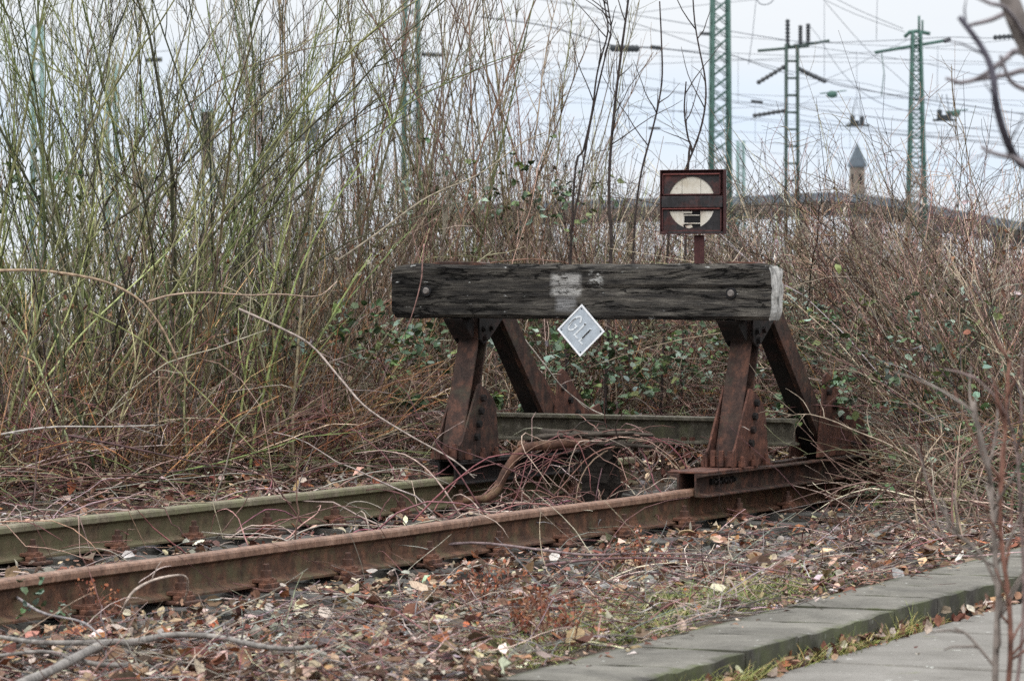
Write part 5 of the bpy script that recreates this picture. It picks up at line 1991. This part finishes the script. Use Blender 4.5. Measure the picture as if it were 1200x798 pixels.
wire('thick feeder cable with slanting insulator below the insulator mast', [(935, 78, 190), (970, 96, 188), (1003, 104, 186), (1070, 115, 184), (1140, 125, 182), (1230, 139, 180)], .024, [((946, 86, 190), (968, 96, 189), .13)], [[(1099, 54, 184), (1098, 120, 184)], [(966, 4, 188), (966, 92, 188)]])
wire('sagging loop wire dropping steeply from insulators right of the ladder mast', [(948, 30, 190), (958, 42, 189), (968, 58, 188), (986, 84, 187), (1010, 108, 186), (1040, 124, 185), (1090, 136, 184)], .018)
wire(WL, [(930, 108, 190), (990, 84, 186), (1020, 68, 184), (1066, 46, 185)], .012, group=WG)
wire(WL, [(935, 92, 200), (1000, 96, 205), (1080, 112, 210), (1230, 128, 215)], .013, group=WG)
wire(WL, [(640, 74, 210), (760, 92, 220), (900, 118, 230), (1040, 140, 240), (1240, 160, 250)], .015, group=WG)
wire(WL, [(640, 92, 230), (760, 103, 235), (900, 128, 240), (1040, 152, 250), (1240, 178, 260)], .015, group=WG, drops=[[(790, 92, 232), (789, 142, 235)], [(865, 62, 235), (865, 122, 235)]])
wire(WL, [(560, 118, 260), (700, 122, 260), (850, 136, 260), (1020, 150, 265), (1240, 168, 270)], .016, group=WG)
wire(WL, [(830, 150, 260), (880, 140, 250), (930, 126, 240), (960, 112, 235)], .013, group=WG)
wire(WL, [(850, 120, 280), (950, 124, 280), (1080, 130, 285), (1240, 133, 290)], .015, group=WG)
wire(WL, [(860, 165, 300), (960, 172, 300), (1080, 178, 305), (1240, 190, 310)], .016, group=WG)
wire(WL, [(1080, 158, 300), (1140, 150, 300), (1240, 142, 300)], .015, group=WG)
wire('contact wire carrying small section devices above the pointed tower', [(930, 140, 200), (985, 148, 200), (1005, 150, 200), (1060, 158, 200), (1240, 172, 200)], .017, [], [[(1004, 120, 200), (998, 148, 200)], [(1004, 120, 200), (1011, 148, 200)], [(1004, 60, 200), (1004, 120, 200)]])
wire('long faint wire passing level behind all the left thicket', [(-40, 72, 240), (100, 68, 240), (300, 52, 240), (420, 58, 240), (520, 64, 230), (640, 70, 220)], .02, [((170, 71, 240), (190, 70, 240), .18), ((495, 64, 232), (520, 65, 231), .16)])
wire('low faint wire behind the green stems of left thicket', [(-40, 160, 240), (100, 157, 240), (200, 154, 240), (330, 150, 240)], .018, [((134, 156, 240), (146, 155.5, 240), .2)])
wire('looped wire hanging down at top centre right of the tall lattice mast', [(884, -12, 150), (888, 2, 150), (896, 6, 150), (905, 2, 150), (912, -10, 150)], .018, [], [[(886, 0, 150), (882, 40, 150), (877, 76, 150)]])
for k in range(11):
    ya = 20 + 14.5 * k + rng.uniform(-5, 5)
    sl = rng.uniform(.03, .16) * (1 if k % 4 else -1)
    Yw = 200 + 9 * k
    wire(WL, [(600, ya - 60 * sl * 2, Yw), (760, ya + 60 * sl, Yw), (920, ya + 190 * sl + 2, Yw + 5), (1080, ya + 330 * sl, Yw + 8), (1240, ya + 490 * sl - 3, Yw + 12)], rng.uniform(.012, .018), group=WG,
         ins=[((760 + 60 * (k % 3), ya + 60 * sl + 60 * (k % 3) * .8 * sl, Yw + 2), (774 + 60 * (k % 3), ya + 60 * sl + (14 + 60 * (k % 3)) * .8 * sl, Yw + 2), .12)] if k % 4 == 1 else (),
         drops=[[(700 + 37 * k, ya + 20 * sl + 30 * k * sl, Yw + 3), (700 + 37 * k, ya + 20 * sl + 30 * k * sl + rng.uniform(25, 60), Yw + 3)]])
# dark oval weights on the wires
for px, py, w, h, Y, lab in ((975, 111, 13, 9, 186, 'dark green oval lump hanging on wire below the ladder mast'), (1120, 133, 11, 9, 182, 'dark green oval lump hanging right of the tapering mast')):
    k = Y / F
    bm = bmesh.new()
    bmesh.ops.create_icosphere(bm, subdivisions=2, radius=1)
    for v in bm.verts:
        v.co = Vector((v.co.x * w * k / 2, v.co.y * h * k / 2, v.co.z * h * k / 2)) * (1 + .08 * noise.noise(v.co * 3))
    q = at(px, py, Y)
    t = thing('wire_weight', lab, 'weight', q)
    bobj('body', bm, M_MAST, t, smooth=True)
    bm = bmesh.new()
    cyl(bm, (-w * k * 1.1, 0, h * k * .1), (w * k * 1.3, 0, h * k * .5), .03, 6)
    bobj('clamp_rod', bm, M_MAST, t)
for px, py, Y, lab in ((1005, 147, 200, 'dark section device hanging on wires above the pointed tower'), (1107, 141, 185, 'dark green section device on wires beside the tapering mast')):
    k = Y / F
    q = at(px, py, Y)
    t = thing('section_insulator', lab, 'insulator', q)
    bm = bmesh.new()
    box(bm, (-14 * k, -.05, -.06), (14 * k, .05, .05))
    bobj('runner', bm, M_INS, t, .01)
    bm = bmesh.new()
    for i in (-6, -1, 5):
        box(bm, (i * k - .12, -.06, .051), (i * k + .12, .06, .2 + .05 * abs(i)))
    bobj('clamp', bm, M_INS, t, .01)
    bm = bmesh.new()
    for i in (-9, 7):
        cyl(bm, (i * k, 0, .04), (i * k * .3, 0, 30 * k), .02, 5)
    bobj('hanger', bm, M_INS, t)

# ------------------------------------------------------------------ tower and bridge far behind
YW = 1100
k = YW / F
x = (1004.5 - CX) * k
t = thing('stone_tower', 'distant brown stone tower with pointed slate roof', 'tower', (x, YW, 0), .5)
hw = 8.4 * k
ze = EYE - (196 - HY) * k
zt2 = EYE - (167 - HY) * k
bm = bmesh.new()
box(bm, (-hw * .8, -hw * .8, -1), (hw * .8, hw * .8, ze))
bobj('tower_wall', bm, M_TOWER, t, .1)
bm = bmesh.new()
for i in range(4):
    an = i * math.pi / 2
    c, s = math.cos(an), math.sin(an)
    q = hw * .8
    vs = [(-.5, -q - .06), (.5, -q - .06), (.5, -q + .2), (-.5, -q + .2)]
    prism(bm, [(a * c - b * s, a * s + b * c) for a, b in vs], ze - 5, ze - 2, 'z')
bobj('belfry_opening', bm, M_DARK, t)
bm = bmesh.new()
prism(bm, [(-hw, -hw), (hw, -hw), (hw, hw), (-hw, hw)], ze + .01, ze + .5, 'z')
A = [bm.verts.new((a * hw * .98, b * hw * .98, ze + .51)) for a, b in ((-1, -1), (1, -1), (1, 1), (-1, 1))]
T = bm.verts.new((0, 0, zt2))
bm.faces.new(A[::-1])
for i in range(4):
    bm.faces.new((A[i], A[(i + 1) % 4], T))
bobj('slate_roof', bm, M_SLATE, t)

YB = 420
k = YB / F
br = thing('road_bridge', 'long low grey bridge on piers behind the brambles at right', 'bridge', ((950 - CX) * k, YB, 0))
ox = (950 - CX) * k
prof = [(480, 244), (560, 240), (640, 236), (720, 234), (800, 231), (870, 230), (930, 227), (985, 226), (1030, 231), (1080, 239), (1140, 250), (1200, 261), (1290, 280)]
mid = smooth_path([at(a, b, YB) for a, b in prof], 48)


def deck(bm, off0, off1, y0, y1):
    rings = []
    for p in mid:
        rings.append([bm.verts.new((p[0] - ox, y0, p[2] + off1 * k)), bm.verts.new((p[0] - ox, y1, p[2] + off1 * k)), bm.verts.new((p[0] - ox, y1, p[2] + off0 * k)), bm.verts.new((p[0] - ox, y0, p[2] + off0 * k))])
    for A, B in zip(rings, rings[1:]):
        for i in range(4):
            bm.faces.new((A[i], B[i], B[(i + 1) % 4], A[(i + 1) % 4]))
    bm.faces.new(rings[0])
    bm.faces.new(rings[-1][::-1])


bm = bmesh.new()
deck(bm, -20, -10, -1, 9)
bobj('deck', bm, M_BRIDGE, br)
bm = bmesh.new()
deck(bm, -27, -20.02, .6, 7.4)
bobj('girder', bm, M_SIGBOX, br)
bm = bmesh.new()
deck(bm, -9.98, -.2, -1.1, -.8)
bobj('parapet', bm, M_BRIDGE_RAIL, br)
for px in (500, 620, 740, 862, 945, 1030, 1100, 1176, 1240):
    zz = float(np.interp(px, [p[0] for p in prof], [p[1] for p in prof]))
    top = EYE - (zz - HY) * k - 26.5 * k
    bm = bmesh.new()
    box(bm, ((px - CX) * k - ox - .4, .8, -1), ((px - CX) * k - ox + .4, 7, max(1.5, top)))
    bobj('pier', bm, M_BRIDGE, br, .05)

# ------------------------------------------------------------------ camera, light, sky
cam = bpy.data.cameras.new('camera')
cam.sensor_fit = 'HORIZONTAL'
cam.sensor_width = 36
cam.lens = 36 * F / 1200
cam.shift_y = -(399 - HY) / 1200
cam.clip_start = .1
cam.clip_end = 6000
cam.dof.use_dof = True
cam.dof.focus_distance = 18.9
cam.dof.aperture_fstop = 9.5
co = link(bpy.data.objects.new('camera', cam))
co.location = (0, 0, EYE)
co.rotation_euler = (math.pi / 2, 0, 0)
scn.camera = co

SUN_EL, SUN_AZ = math.radians(48), math.radians(215)      # azimuth clockwise from +Y: behind the camera, to its left
sun = bpy.data.lights.new('sun', 'SUN')
sun.energy = 0.6
sun.angle = math.radians(25)
sun.color = (1, .97, .93)
so = link(bpy.data.objects.new('sun', sun))
sd = Vector((math.sin(SUN_AZ) * math.cos(SUN_EL), math.cos(SUN_AZ) * math.cos(SUN_EL), math.sin(SUN_EL)))
so.rotation_euler = sd.to_track_quat('Z', 'Y').to_euler()
so.location = (-5, -5, 12)

w = bpy.data.worlds.new('World')
scn.world = w
w.use_nodes = True
nt = w.node_tree
bg = nt.nodes['Background']
sky = N(nt, 'ShaderNodeTexSky', sky_type='NISHITA')
sky.sun_disc = False
sky.sun_elevation = SUN_EL
sky.sun_rotation = SUN_AZ
sky.air_density = 1.0
sky.dust_density = 3.0
sky.ozone_density = 1.2
tc = N(nt, 'ShaderNodeTexCoord')
sep = N(nt, 'ShaderNodeSeparateXYZ')
nt.links.new(tc.outputs['Generated'], sep.inputs[0])
# overcast: paler cloud bands over a bluer gap, brightening to the zenith
cl = noise_n(nt, 2.2, 5, .55, tc.outputs['Generated'], (3, 3, 22), .4)
el = ramp(nt, sep.outputs['Z'], [(0.0, (6.9, 7.3, 7.8)), (.018, (6.2, 7.0, 7.9)), (.036, (5.9, 6.8, 8.0)), (.06, (6.6, 6.9, 7.3)), (.2, (8.6, 8.7, 8.9)), (1.0, (31, 31, 31))])
cc = mixc(nt, ramp(nt, cl, [(.38, grey(0)), (.66, grey(.75))]), el, (6.9, 7.1, 7.4))
fin = mixc(nt, .9, sky.outputs['Color'], cc)
nt.links.new(fin, bg.inputs['Color'])
bg.inputs['Strength'].default_value = 0.09

scn.view_settings.view_transform = 'Standard'
scn.view_settings.look = 'None'
scn.view_settings.exposure = 0.66
scn.view_settings.gamma = 1.0
scn.render.resolution_x, scn.render.resolution_y = 1024, 680
scn.render.engine = 'CYCLES'
scn.cycles.max_bounces = 6
scn.cycles.diffuse_bounces = 3
scn.cycles.use_denoising = False
